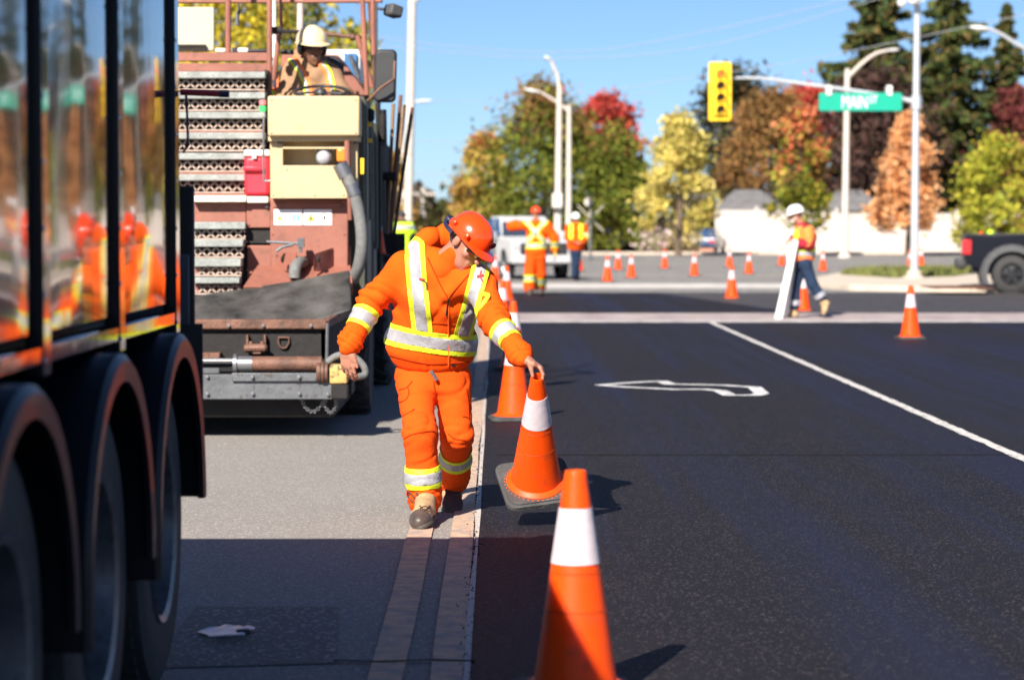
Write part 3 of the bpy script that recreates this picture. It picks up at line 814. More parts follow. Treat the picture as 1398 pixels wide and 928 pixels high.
up = thing("utility_pole", "thin far utility pole with a crossarm just right of the left lamp pole", "utility pole", tuple(W(578, 345, 200))[:2] + (0,))
a = W(578, 345, 200); WOODP = M("weathered pole wood", (.4, .36, .33), .9)
MB().tube([(a.x, 200, 0), (a.x, 200, W(578, 256, 200).z)], [.24, .18], 8).build("pole", WOODP, up)
MB().box((a.x - 1.1, 199.75, 4.2), (a.x + 1.1, 199.9, 4.4)).build("crossarm", WOODP, up)
# railway crossing sign seen from behind
xs = thing("crossing_sign", "pale back of a cross shaped railway sign behind the white hard hat worker", "sign", tuple(W(805, 350, 112))[:2] + (0,))
p = W(806, 350, 112); MB().tube([(p.x, 112, 0), (p.x, 112, W(806, 284, 112).z)], .06, 8).build("post", POLEC, xs)
c = W(806, 298, 112)
for s in (1, -1): MB().bar(c + Vector((-.6*s, -.1 - .025*s, -.6)), c + Vector((.6*s, -.1 - .025*s, .6)), .04, .2, (0, 1, 0)).build("crossbuck_board", POLEC, xs)
MB().lathe([(.2, 0), (.2, .05), (0, .06)], c + Vector((-.1, -.3, .75)), 'y', 12).build("signal_disc", POLEC, xs)

# signal pole with mast arm
Ys = 64.5
sp = thing("signal_pole", "tall galvanised signal pole on the corner island holding the mast arm", "signal pole", tuple(W(1248, 386, Ys))[:2] + (0.13,))
f = W(1248, 386, Ys); tp = W(1252.5, -12, Ys)
MB().tube([(f.x, Ys, .1), tp], [.115, .085], 16).build("pole", GALV, sp)
MB().lathe([(.3, .13), (.3, .18), (.2, .19), (.2, .3), (.13, .34)], (f.x, Ys, 0), 'z', 16).build("base_plate", CONC, sp)
arm = smooth_path([W(1250, 140, Ys), W(1225, 134, Ys), W(1150, 122, Ys), (W(1085, 113, Ys)), W(1040, 107, Ys), W(995, 107, Ys)], 5)
MB().tube(arm, [lerp(.07, .03, i/(len(arm)-1)) for i in range(len(arm))], 10).build("mast_arm", GALV, sp)
MB().lathe([(.14, -.18), (.14, .18)], W(1251, 140, Ys), 'z', 14).build("clamp", GALV, sp)
MB().bar(W(1231, 1, Ys), W(1262, 1, Ys), .06, .06).build("bracket", GALV, sp)
cam_t = thing("traffic_camera", "white round camera hanging on the left of the signal pole top", "camera", W(1231, 4, Ys - .1))
MB().ell(W(1231, 4, Ys - .1), (.12, .12, .13), 14, 9).build("housing", LAMPW, cam_t, smooth=60)
MB().tube([W(1231, 2, Ys - .1), W(1231, 2, Ys-.1) + Vector((0, .1, .17))], .03, 6).build("mount", GALV, cam_t)
cam_t = thing("traffic_camera", "white round sensor close beside the signal pole top", "camera", W(1247, 1, Ys - .3))
MB().ell(W(1247, 1, Ys - .3), (.13, .13, .13), 14, 9).build("housing", LAMPW, cam_t, smooth=60)
MB().tube([W(1247, 1, Ys - .3), W(1250, -2, Ys)], .03, 6).build("mount", GALV, cam_t)
# traffic signal head
YEL_P = M("signal yellow paint", (0.80, 0.50, 0.01), 0.45, 0, 0.05, 3)
DARKL = glassy("dark signal lens", (0.05, 0.035, 0.03), 0.2)
ts = thing("traffic_light", "yellow traffic light with four lenses at the mast arm's end, top lens red", "traffic light", W(983, 165, Ys - .4))
b = MB(); a0, a1 = W(967.5, 165, Ys - .4), W(998.5, 85, Ys - .4)
def rrect(x0, x1, z0, z1, r, n=5):
    pts = []
    for cx, cz, s in ((x1 - r, z1 - r, 0), (x0 + r, z1 - r, 1), (x0 + r, z0 + r, 2), (x1 - r, z0 + r, 3)):
        for k in range(n + 1):
            a = math.pi / 2 * (s + k / n); pts.append((cx + r*math.cos(a), cz + r*math.sin(a)))
    return pts
b.prism(rrect(a0.x, a1.x, a0.z, a1.z, .05), Ys - .4, Ys - .36, lambda x, z, h: (x, h, z)).build("backboard", YEL_P, ts)
hx0, hx1 = W(973.5, 0, Ys - .5).x, W(993.5, 0, Ys - .5).x
for i, yc in enumerate((101, 117, 133, 149.5)):
    q = W(983.5, yc, Ys - .5)
    hsg = MB().box((hx0, Ys - .5, q.z - .152), (hx1, Ys - .4, q.z + .152)).build("lamp_section", YEL_P, ts, bevel=.015)
    rim = MB().lathe([(.105, .0), (.125, .0), (.125, -.04), (.105, -.04)], (q.x, Ys - .5, q.z), 'y', 24, cap=False)
    vis = MB(); n = 16; vs = []; fs = []
    for k in range(n + 1):
        a = math.pi * (-0.08 + 1.16 * k / n)
        for rr in (.125, .118):
            vs += [(q.x + rr*math.cos(a), Ys - .5, q.z + rr*math.sin(a)), (q.x + rr*math.cos(a), Ys - .72, q.z + rr*math.sin(a) - .01)]
    for k in range(n):
        o = 4*k; fs += [(o, o+4, o+5, o+1), (o+2, o+3, o+7, o+6), (o+1, o+5, o+7, o+3)]
    vis.add(vs, fs).build("visor", YEL_P, hsg, fix=False)
    rim.build("rim", YEL_P, hsg)
    lens = MB().lathe([(.106, -.002), (.09, -.02), (.05, -.034), (0, -.04)], (q.x, Ys - .5, q.z), 'y', 24)
    lens.build("lens", emis("red signal light", (1.0, .10, .02), 1.3) if i == 0 else DARKL, hsg, smooth=60)
MB().tube([W(990, 107, Ys), W(983, 107, Ys - .1), W(983, 107, Ys-.36)], .035, 8).build("hanger", GALV, ts)
# street name sign
ss = thing("street_sign", "green street name sign reading MAIN ST on the mast arm", "street sign", W(1175, 139, Ys - .25))
TEAL = M("sign green", (0.0, 0.30, 0.20), 0.45, 0, 0.04, 2)
s0, s1 = W(1118, 151.5, Ys - .25), W(1231.5, 127, Ys - .25)
MB().prism(rrect(s0.x, s1.x, s0.z, s1.z, .05), Ys - .25, Ys - .22, lambda x, z, h: (x, h, z)).build("sign_board", TEAL, ss)
WHT = M("white reflective lettering", (0.85, 0.86, 0.84), 0.4, 0, 0.03)
def put_text(txt, size, c, parent, mat, sx=1.0):
    me = text_mesh(txt, 1.0, .006)
    co = np.array([v.co for v in me.vertices]); lo, hi = co.min(0), co.max(0)
    co = (co - (lo + hi) / 2); co[:, 0] *= size[0] / (hi[0] - lo[0]); co[:, 1] *= size[1] / (hi[1] - lo[1])
    out = np.stack([co[:, 0] + c[0], np.where(co[:, 2] > 0, c[1] - .006, c[1] + .002), co[:, 1] + c[2]], 1) - np.array(org(parent))
    for v, p in zip(me.vertices, out): v.co = p
    return mesh_obj("lettering", me, mat, parent, 0)
m1, m2 = W(1149.5, 148, Ys - .25), W(1184, 131, Ys - .25)
put_text("MAIN", (m2.x - m1.x, m2.z - m1.z), ((m1.x + m2.x)/2, Ys - .25, (m1.z + m2.z)/2), ss, WHT)
m1, m2 = W(1187, 141, Ys - .25), W(1198, 131, Ys - .25)
put_text("ST", (m2.x - m1.x, m2.z - m1.z), ((m1.x + m2.x)/2, Ys - .25, (m1.z + m2.z)/2), ss, WHT)
for x in (1132, 1215):
    MB().pbox(x - 3.5, 117, x + 3.5, 130.5, Ys - .29, .36).build("clamp", LAMPW, ss, bevel=.01)
# overhead wires
WIRE = M("dark wire", (0.25, 0.27, 0.3), 0.6)
WY = 85
for i, (pts, lab) in enumerate((([(430, 52), (620, 72), (780, 80), (960, 64), (1160, 10), (1240, -14)], "upper overhead wire sagging across the whole sky"),
        ([(430, 40), (640, 66), (800, 70), (950, 46), (1170, -4)], "uppermost overhead wire running up to the right through the sky"),
        ([(820, 126), (960, 104), (1113, 80), (1400, 20)], "overhead wire passing behind the traffic light towards the right spruces"),
        ([(430, 140), (560, 138), (760, 139), (900, 126)], "faint wire level with the far lamp head"),
        ([(430, 190), (560, 192), (700, 193), (900, 180)], "faint wire across the sky left of the green maple"),
        ([(430, 236), (560, 237), (700, 236)], "lowest faint wire over the distant bare trees"))):
    pp = smooth_path([W(x, y, WY + i if i < 3 else 185 + i) for x, y in pts], 6)
    tag(MB().tube(pp, .014 if i < 3 else .022, 5).build("overhead_wire", WIRE), lab, "wire", "overhead wires")

# ------------------------------------------------------------------ vehicles
RUBBER = M("tyre rubber", (0.025, 0.024, 0.024), 0.75, 0, 0.25, 12, .25, 60)
BLKPL = M("black plastic", (0.025, 0.025, 0.027), 0.5)
CHROME = M("chrome", (0.75, 0.75, 0.76), 0.15, 1.0, 0.03)
WIN = glassy("car window glass", (0.03, 0.045, 0.07), 0.04)
GREYPL = M("grey plastic flare", (0.062, 0.062, 0.066), 0.6, spec=.3)
def wheel(parent, c, r, w, side, rim_mat, world=False, spokes=6, rr=.62):
    """tyre with rim; axle along local y, side = +1/-1 outwards"""
    c = Vector(c)
    prof = [(r*.6, -w/2), (r*.9, -w/2), (r*.985, -w*.42), (r, -w*.3), (r, w*.3), (r*.985, w*.42), (r*.9, w/2), (r*.6, w/2)]
    ty = MB().lathe(prof, c, 'y', 32, cap=False)
    for k in range(26):
        a = 2*math.pi*k/26
        for s in (-1, 1):
            d = Vector((math.cos(a + s*.06), 0, math.sin(a + s*.06)))
            ty.cbox(c + d * r * 1.0 + Vector((0, s * w*.26, 0)), (r*.06, w*.38, r*.15), Matrix.Rotation(-(a + s*.06), 3, 'Y'))
    t = ty.build("tyre", RUBBER, parent, world=world, fix=False)
    o = w/2*side
    rp = [(r*rr, o*1.0), (r*rr*.95, o*.9), (r*rr*.86, o*.45), (r*.22, o*.6), (r*.2, o*.85), (0.0, o*.88)]
    rm = MB().lathe(rp, c, 'y', 28, cap=False)
    for k in range(spokes):
        a = 2*math.pi*k/spokes; d = Vector((math.cos(a), 0, math.sin(a)))
        rm.bar(c + d*r*.16 + Vector((0, o*.78, 0)), c + d*r*rr*.93 + Vector((0, o*.85, 0)), r*.13, w*.12, (0, 1, 0))
    rm.build("rim", rim_mat, t, world=world, fix=True)
    return t

def pickup(label, loc, rotz, paint, trim, rim, flares=None, wheel_r=.40, dark_bumper=False):
    t = thing("pickup_truck", label, "pickup truck", loc, rotz)
    L = lambda b, n, m, p=t, **k: b.build(n, m, p, world=False, **k)
    ar = wheel_r + .10; wz = wheel_r
    prof = [(-2.72, .62)]
    for cx in (-1.72, 1.78):
        h = math.acos(min(1, (.5 - wz) / ar)) if ar > abs(.5 - wz) else 0
        for k in range(13):
            a = math.pi/2 + h - 2*h*k/12
            prof.append((cx + ar*math.cos(a), wz + ar*math.sin(a)))
    prof += [(2.55, .5), (2.8, .62), (2.86, .85), (2.82, 1.1), (2.7, 1.17), (1.25, 1.26), (-.95, 1.28), (-.97, 1.3), (-2.75, 1.3), (-2.8, .9)]
    body = MB().prism(prof, -.97, .97, lambda x, z, h: (x, h, z))
    L(body, "body", paint, bevel=.03)
    L(MB().box((-2.6, -.8, .42), (2.6, .8, .95)), "underbody", BLKPL)
    # cab
    z0, z1 = 1.255, 1.90
    lo = [(-.98, -.93), (1.35, -.93), (1.35, .93), (-.98, .93)]; hi = [(-.82, -.72), (.42, -.72), (.42, .72), (-.82, .72)]
    cabm = MB().add([(x, y, z0) for x, y in lo] + [(x, y, z1) for x, y in hi], [(4,5,6,7), (0,1,5,4), (1,2,6,5), (2,3,7,6), (3,0,4,7)])
    cabo = L(cabm, "cab", paint, bevel=.06, seg=3)
    def pane(p, q, r_, s, n):      # inset quad on a sloping face, 6 mm proud
        P = [Vector(v) for v in (p, q, r_, s)]; nn = (P[1]-P[0]).cross(P[3]-P[0]).normalized() * .008
        c = sum(P, Vector()) / 4
        P = [v + (c - v).normalized() * .06 for v in P]
        b = MB().add([v + nn for v in P] + [v - nn*.5 for v in P], [(0,1,2,3), (7,6,5,4), (0,4,5,1), (1,5,6,2), (2,6,7,3), (3,7,4,0)])
        L(b, n, WIN, cabo)
    v0 = [(x, y, z0 + .02) for x, y in lo]; v1 = [(x, y, z1 - .02) for x, y in hi]
    pane(v0[1], v0[2], v1[2], v1[1], "windscreen"); pane(v0[3], v0[0], v1[0], v1[3], "rear_window")
    for s in (0, 1):
        a, b, c, d = (v0[0], v0[1], v1[1], v1[0]) if s == 0 else (v0[2], v0[3], v1[3], v1[2])
        M_ = lambda u, e, f: tuple(e[i] + (f[i]-e[i])*u for i in range(3))
        k = .52 if s == 0 else .48
        pane(a, M_(k, a, b), M_(k, d, c), d, "side_window"); pane(M_(k, a, b), b, c, M_(k, d, c), "side_window")
    for s in (-1, 1):
        y = .972 * s
        L(MB().box((-.93, min(y, y + .008*s), .62), (.1, max(y, y + .008*s), 1.22)), "door", paint, bevel=.004)
        L(MB().box((.12, min(y, y + .008*s), .62), (1.2, max(y, y + .008*s), 1.22)), "door", paint, bevel=.004)
        for x in (-.8, .25): L(MB().box((x, min(y + .008*s, y + .035*s), 1.08), (x + .2, max(y + .008*s, y + .035*s), 1.12)), "door_handle", trim)
        L(MB().cbox((1.05, 1.1*s, 1.32), (.14, .22, .24)), "mirror", trim, bevel=.03)
        L(MB().box((2.62, min(.62*s, .95*s), .88), (2.87, max(.62*s, .95*s), 1.08)), "headlight", glassy("headlight glass", (.38, .38, .40), .08), bevel=.02)
        L(MB().box((-2.83, min(.80*s, .99*s), .86), (-2.62, max(.80*s, .99*s), 1.2)), "tail_light", glassy("red tail light", (.45, .01, .015), .1), bevel=.02)
        L(MB().lathe([(.07, 0), (.06, .02), (0, .025)], (2.885, .6*s, .62), 'x', 12), "fog_light", glassy("headlight glass", (.38, .38, .40), .08))
    L(MB().box((2.76, -.72, .76), (2.90, .72, 1.1)), "grille", BLKPL, bevel=.02)
    g = MB()
    for k in range(3): g.box((2.88, -.58, .82 + k*.1), (2.925, .58, .86 + k*.1))
    L(g, "grille_bar", GREYPL, bevel=.008)
    L(MB().box((2.66, -.99, .48), (2.94, .99, .74)), "front_bumper", trim if not dark_bumper else BLKPL, bevel=.05)
    L(MB().box((2.9, -.55, .42), (2.93, .55, .5)), "air_dam", BLKPL)
    L(MB().box((2.942, -.16, .56), (2.955, .16, .68)), "number_plate", LAMPW)
    L(MB().box((-2.98, -.96, .55), (-2.72, .96, .75)), "rear_bumper", BLKPL if dark_bumper else trim, bevel=.04)
    L(MB().box((-2.83, -.78, .8), (-2.80, .78, 1.27)), "tailgate", paint, bevel=.01)
    L(MB().box((-2.7, -.86, 1.302), (-1.0, .86, 1.308)), "bed_liner", BLKPL)
    for s in (-1, 1): L(MB().box((-2.76, min(.86*s, .985*s), 1.303), (-.97, max(.86*s, .985*s), 1.335)), "bed_rail", BLKPL if dark_bumper else paint, bevel=.01)
    for cx in (-1.72, 1.78):
        for s in (-1, 1):
            wheel(t, (cx, .83*s, wheel_r), wheel_r, .27, s, rim)
            if flares:
                fl = MB(); n = 14; vs = []; fs = []
                for k in range(n + 1):
                    a = math.pi * (-.12 + 1.24*k/n)
                    for r_, yy in ((ar, .955), (ar, 1.05), (ar + .09, 1.04), (ar + .17, .955)):
                        vs.append((cx + r_*math.cos(a)*1.05, yy*s, wz + r_*math.sin(a)))
                for k in range(n):
                    for q in range(4): fs.append((4*k+q, 4*k+(q+1) % 4, 4*k+4+(q+1) % 4, 4*k+4+q))
                fs += [(0,1,2,3), tuple(4*n+i for i in (3,2,1,0))]
                L(fl.add(vs, fs), "wheel_flare", flares)
    return t
WHITE_P = M("white car paint", (0.52, 0.52, 0.53), 0.35, 0, 0.02, 2, coat=.3)
BLACK_P = M("black car paint", (0.005, 0.006, 0.011), 0.3, 0, 0.05, 2, coat=.1, spec=.2)
BLKRIM = M("black alloy", (0.03, 0.03, 0.032), 0.35, .6)
ALLOY = M("alloy rim", (0.5, 0.5, 0.52), 0.3, .9)
wp = W(729, 385, 65)
pickup("white pickup truck facing the camera behind the orange flagger", (.695, 71.0, 0), R(-90 + 14), WHITE_P, M("white bumper", (.45, .45, .46), .45), ALLOY, wheel_r=.41).scale = (.95, .95, .95)
bp = W(1310, 400, 54.5)
blk = pickup("black pickup truck with grey wheel flares entering from the right edge", (13.48, 55.0, 0.0), R(-10), BLACK_P, GREYPL, BLKRIM, GREYPL, wheel_r=.42, dark_bumper=True)

def car(label, loc, rotz, paint):
    t = thing("parked_car", label, "car", loc, rotz)
    L = lambda b, n, m, p=t, **k: b.build(n, m, p, world=False, **k)
    prof = [(-2.2, .35)]
    for cx in (-1.3, 1.35):
        for k in range(9):
            a = math.pi - math.pi*k/8; prof.append((cx + .38*math.cos(a), .33 + .38*math.sin(a)))
    prof += [(2.2, .35), (2.28, .6), (2.1, .78), (1.0, .95), (-1.5, .98), (-2.15, .92), (-2.25, .6)]
    L(MB().prism(prof, -.88, .88, lambda x, z, h: (x, h, z)), "body", paint, bevel=.05)
    cb = MB().add([(x, y, .94) for x, y in ((-1.75, -.8), (1.15, -.8), (1.15, .8), (-1.75, .8))] + [(x, y, 1.43) for x, y in ((-1.0, -.6), (.35, -.6), (.35, .6), (-1.0, .6))],
                  [(4,5,6,7), (0,1,5,4), (1,2,6,5), (2,3,7,6), (3,0,4,7)])
    c = L(cb, "roof", paint, bevel=.06)
    for s in (-1, 1):
        L(MB().add([(-1.45, .79*s, 1.0), (.95, .79*s, 1.0), (.35, .64*s, 1.37), (-.95, .64*s, 1.37)], [(0,1,2,3)]), "side_window", WIN, c, fix=False)
        L(MB().box((-2.27, min(.5*s, .84*s), .62), (-2.1, max(.5*s, .84*s), .8)), "tail_light", glassy("red tail light", (.45, .01, .015), .1))
        for cx in (-1.3, 1.35): wheel(t, (cx, .78*s, .33), .33, .2, s, ALLOY)
    L(MB().box((-1.2, -.7, .3), (1.2, .7, .8)), "underbody", BLKPL)
    return t
def at_far(px, Y): return (W(px, 345, Y).x, Y, 0.0)
car("dark blue car with a red tail light beside the left end of the white fence", at_far(964, 141), R(76), M("dark blue paint", (.03, .07, .16), .3, coat=.5))
car("dark red car half hidden beneath the trees left of the yellow ash", at_far(884, 158), R(80), M("dark red paint", (.3, .02, .03), .3, coat=.5))
car("white car parked under the dark green maple right of the railway sign", at_far(822, 157), R(100), WHITE_P)
car("silver car parked under the dark green maple, right of a white car", at_far(856, 160), R(95), M("silver paint", (.45, .45, .46), .3, .5))
for k, (px, lab) in enumerate(((897, "small bush of pinkish white blossom left of the yellow ash trunk"), (934, "pale tan bush directly right of the yellow ash trunk"))):
    b = W(px, 345, 137.5); t = thing("flowering_shrub", lab, "shrub", (b.x, 137.5, 0))
    sm = MB()
    for i in range(9): sm.tube([(b.x, 137.5, 0), (b.x + rng.gauss(0, .5), 137.5 + rng.gauss(0, .4), 1.2 - .3*k)], [.03, .01], 5)
    sm.build("stem", BARK, t)
    P = nr.normal(size=(500, 3)) * np.array([.5, .4, .35]) + np.array([b.x, 137.5, .75]); P[:, 2] = np.abs(P[:, 2])
    leaves("foliage", P, .13 * nr.uniform(.6, 1.3, 500), pick(((.7, .5, .5), (.75, .62, .6), (.25, .28, .1)) if k == 0 else ((.5, .4, .2), (.42, .36, .15)), 500), LEAF, t)

# ------------------------------------------------------------------ dump trailer on the left
def mirror_mat():
    m = bpy.data.materials.new("polished dark panel"); m.use_nodes = True
    n, l = m.node_tree.nodes, m.node_tree.links; b = n["Principled BSDF"]
    b.inputs["Base Color"].default_value = (0.13, 0.13, 0.15, 1); b.inputs["Metallic"].default_value = 1; b.inputs["Roughness"].default_value = 0.06
    tc = n.new("ShaderNodeTexCoord"); mp = n.new("ShaderNodeMapping"); mp.inputs["Scale"].default_value = (1, 1.0, 0.55)
    nz = n.new("ShaderNodeTexNoise"); nz.inputs["Scale"].default_value = 3.0; nz.inputs["Detail"].default_value = 2
    l.new(tc.outputs["Object"], mp.inputs[0]); l.new(mp.outputs[0], nz.inputs["Vector"])
    bp = n.new("ShaderNodeBump"); bp.inputs["Strength"].default_value = 0.10; bp.inputs["Distance"].default_value = 0.015
    l.new(nz.outputs["Fac"], bp.inputs["Height"]); l.new(bp.outputs[0], b.inputs["Normal"])
    return m
MIRROR = mirror_mat()
TBLACK = M("black truck paint", (0.008, 0.009, 0.013), 0.42, 0, 0.1, 4, coat=.05, spec=.2)
CHASSIS = M("black chassis", (0.012, 0.012, 0.013), 0.55, 0, 0.3, 5)
RIMA = M("brushed aluminium rim", (0.15, 0.155, 0.165), 0.45, 0.6, 0.3, 8, spots=.4)
REDP = M("red painted steel", (0.35, 0.02, 0.03), 0.4)
NAVY = M("navy rubber", (0.015, 0.018, 0.05), 0.5)
TX, TZ0, TZ1 = -1.072, 1.19, 2.56
tr = thing("dump_trailer", "black dump trailer with polished mirror side panels and three axles along the left edge", "truck", (-2.35, 5.5, 0))
ribs = [8.05, 6.85, 5.70, 4.5, 3.25, 2.0, 0.75]
MB().box((-3.60, 0.7, TZ0), (TX - .03, 8.05, TZ1 - .02)).build("dump_body", TBLACK, tr, bevel=.01)
for i, yr in enumerate(ribs):
    rb_ = MB().box((TX - .03, yr - .05, TZ0 - .09), (TX + .012, yr + .05, TZ1 - .03)).build("rib", TBLACK, tr, bevel=.008)
    MB().box((TX + .0122, yr - .044, TZ0 - .085), (TX + .015, yr + .044, TZ1 - .035)).build("rib_cover", MIRROR, rb_, bevel=.0015)
    for k in range(9):
        one = MB().lathe([(.007, 0), (.005, .003), (0, .004)], (TX + .015, yr - .034, TZ0 - .05 + k*.155), 'x', 8); one.build("rivet", SHINY if 'SHINY' in globals() else CHROME, rb_)
for i in range(len(ribs) - 1):
    y1, y0 = ribs[i] - .055, ribs[i+1] + .055
    nu, nv = 22, 14; vs = []; fs = []
    for a in range(nu + 1):
        for c in range(nv + 1):
            u, v = a/nu, c/nv
            bul = .007 * (1 - (2*u-1)**2) * (1 - (2*v-1)**6) + .0015 * math.sin(9*v + i*2) * math.sin(math.pi*u)
            vs.append((TX - .004 + bul, lerp(y0, y1, u), lerp(TZ0 + .015, TZ1 - .10, v)))
    for a in range(nu):
        for c in range(nv): o = a*(nv+1) + c; fs.append((o, o+nv+1, o+nv+2, o+1))
    MB().add(vs, fs).build("side_panel", MIRROR, tr, fix=False, smooth=180)
    MB().box((TX - .03, y0, TZ0 - .06), (TX + .012, y1, TZ0 - .012)).build("lower_rail", MIRROR, tr, bevel=.006)
MB().box((TX - .12, 0.7, TZ1 - .08), (TX + .05, 8.11, TZ1)).build("top_rail", TBLACK, tr, bevel=.02)
MB().box((-3.6, 8.052, TZ0), (TX - .05, 8.09, TZ1 - .05)).build("tailgate", TBLACK, tr, bevel=.01)
MB().box((-3.2, 0.7, .78), (-1.32, 8.5, TZ0 - .002)).build("chassis", CHASSIS, tr)
for yc in (5.15, 6.42, 7.64):
    f = MB(); n = 18; R0 = .58; path = [(yc - R0, .42)] + [(yc - R0*math.cos(math.pi*k/n), .54 + R0*math.sin(math.pi*k/n)) for k in range(n+1)] + [(yc + R0, .60 if yc > 7 else .50)]
    vs = []; fs = []
    for (yy, zz) in path:
        d = Vector((0, yy - yc, max(0, zz - .54))).normalized()
        for x, off in ((-1.62, 0), (-1.0, 0), (-.985, -.02), (-.988, -.075), (-1.005, -.075), (-1.02, -.022), (-1.62, -.022)):
            vs.append((x, yy + d.y*off, zz + d.z*off))
    m = 7
    for k in range(len(path)-1):
        for q in range(m): fs.append((m*k+q, m*k+(q+1) % m, m*(k+1)+(q+1) % m, m*(k+1)+q))
    fs += [tuple(range(m)), tuple(m*(len(path)-1)+q for q in range(m-1, -1, -1))]
    f.add(vs, fs).build("mudguard", TBLACK, tr, smooth=40)
    for xo in (-1.20, -1.53):
        prof = [(.29, -.14), (.44, -.145), (.485, -.13), (.50, -.10), (.50, .10), (.485, .13), (.44, .145), (.29, .14)]
        ty = MB().lathe(prof, (xo, yc, .5), 'x', 40, cap=False)
        for k in range(40):
            a = 2*math.pi*k/40; d = Vector((0, math.cos(a), math.sin(a)))
            for q in (-.075, 0, .075): ty.cbox(Vector((xo + q, yc, .5)) + d*.5, (.06, .05, .02), Matrix.Rotation(a - math.pi/2, 3, 'X'))
        t = ty.build("tyre", RUBBER, tr, fix=False)
        if xo > -1.3:
            rm = MB().lathe([(.302, .135), (.296, .15), (.275, .14), (.262, .05), (.25, -.02), (.12, -.03), (.10, .05), (.085, .085), (0, .09)], (xo, yc, .5), 'x', 40, cap=False)
            for k in range(10):
                a = 2*math.pi*k/10; rm.lathe([(.018, -.02), (.018, .02), (.01, .03), (0, .03)], (xo, yc + .17*math.cos(a), .5 + .17*math.sin(a)), 'x', 6)
            rm.build("rim", RIMA, t)
    MB().lathe([(.07, -1.1), (.07, 1.1)], (-2.35, yc, .5), 'x', 12).build("axle", CHASSIS, tr)
MB().box((-1.55, 8.40, .60), (-1.02, 8.42, 1.12)).build("mud_flap", RUBBER, tr, bevel=.004)
MB().box((-1.35, 8.50, 1.02), (-1.06, 8.53, 1.60)).build("rear_bracket", CHASSIS, tr, bevel=.006)
MB().box((-1.30, 8.485, 1.06), (-1.075, 8.50, 1.36)).build("lamp_panel", M("grey blue plate", (.06, .07, .09), .5), tr, bevel=.006)
MB().box((-1.13, 8.40, .78), (-1.04, 8.44, .86)).build("tail_light", glassy("red tail light", (.45, .01, .015), .1), tr, bevel=.01)
MB().box((-1.13, 8.40, .68), (-1.04, 8.44, .74)).build("tail_light", glassy("red tail light", (.45, .01, .015), .1), tr, bevel=.01)
hb = MB().tube([W(246, 126, 8.6), W(303, 128.5, 8.6)], .0115, 10).build("latch_lever", REDP, tr)
MB().tube([W(300, 128.5, 8.6), W(313, 129, 8.6)], .0125, 10).build("grip", NAVY, hb)
MB().tube(smooth_path([W(254, 130, 8.6), W(256, 170, 8.6), W(256, 196, 8.6), W(250, 208, 8.6)], 5), .005, 6).build("strap", NAVY, hb)

# ------------------------------------------------------------------ asphalt paver facing the camera
RB = M("red brown machine paint", (0.265, 0.097, 0.066), 0.65, 0, 0.18, 3.0, .08, 30, spots=.3)
CREAM = M("cream machine paint", (0.50, 0.385, 0.215), 0.5, 0, 0.05, 2.0, .05, 20, spots=.12)
STEEL = M("worn grey steel", (0.11, 0.115, 0.125), 0.5, 0.3, 0.3, 5.0, .15, 25, spots=.6)
RUST = M("rusty steel", (0.14, 0.065, 0.042), 0.65, 0.15, 0.45, 7.0, .3, 40, spots=.6)
TREAD = M("galvanised tread", (0.27, 0.285, 0.27), 0.7, 0.1, 0.25, 9, .4, 70, spots=.3)
LATT = M("dusty expanded metal", (0.36, 0.27, 0.22), 0.7, 0, 0.25, 12)
SOOT = M("sooty black steel", (0.010, 0.008, 0.0075), 0.8, 0, 0.4, 6, .3, 20)
OLIVE = M("olive dark panel", (0.055, 0.06, 0.04), 0.55, 0, 0.3, 5)
FLAPM = M("scuffed black rubber sheet", (0.012, 0.012, 0.013), 0.6, 0, 0.35, 3.5, .6, 14, col2=(.085, .08, .076), spec=.3)
HOSE = M("grey sleeved hose", (0.15, 0.15, 0.145), 0.75, 0, 0.2, 25, .4, 120)
YBRASS = M("scratched yellow paint", (0.50, 0.30, 0.09), 0.5, 0, 0.2, 9, spots=.9)
SHINY = M("scuffed shiny steel", (0.22, 0.22, 0.23), 0.4, 0.7, 0.2, 8)
pv = thing("asphalt_paver", "red brown and cream asphalt paving machine with hopper and mesh steps behind the truck", "paver", (-2.3, 18.5, 0))
def P(name, mat, rects, bevel=.01, parent=pv):
    b = MB()
    for r in rects: b.pbox(*r)
    return b.build(name, mat, parent, bevel=bevel)
def X(px, Y): return W(px, 312, Y).x
def Z(py, Y): return W(677, py, Y).z
# chassis and body volumes behind the front
MB().box((-3.5, 19.3, .35), (-1.1, 24.0, 1.5)).build("chassis", SOOT, pv, bevel=.02)
MB().box((-3.4, 20.6, 1.5), (-1.75, 24.0, Z(98, 20.6))).build("engine_cover", RB, pv, bevel=.03)
MB().box((-4.1, 24.0, .15), (-.9, 25.3, .75)).build("screed", SOOT, pv, bevel=.02)
for x in (-3.45, -1.15):
    for yy in (19.0, 22.6):
        r = .37 if yy < 20 else .75
        ty = MB().lathe([(r*.5, -.16), (r*.9, -.17), (r, -.13), (r, .13), (r*.9, .17), (r*.5, .16)], (x, yy, r), 'x', 36, cap=True)
        for k in range(22):
            a = 2*math.pi*k/22; d = Vector((0, math.cos(a), math.sin(a)))
            for s in (-1, 1): ty.bar(Vector((x + s*.005, yy, r)) + d*r, Vector((x + s*.15, yy, r)) + Vector((0, math.cos(a+.18), math.sin(a+.18)))*r, .05, .05, d)
        ty.build("tyre", RUBBER, pv, fix=False)
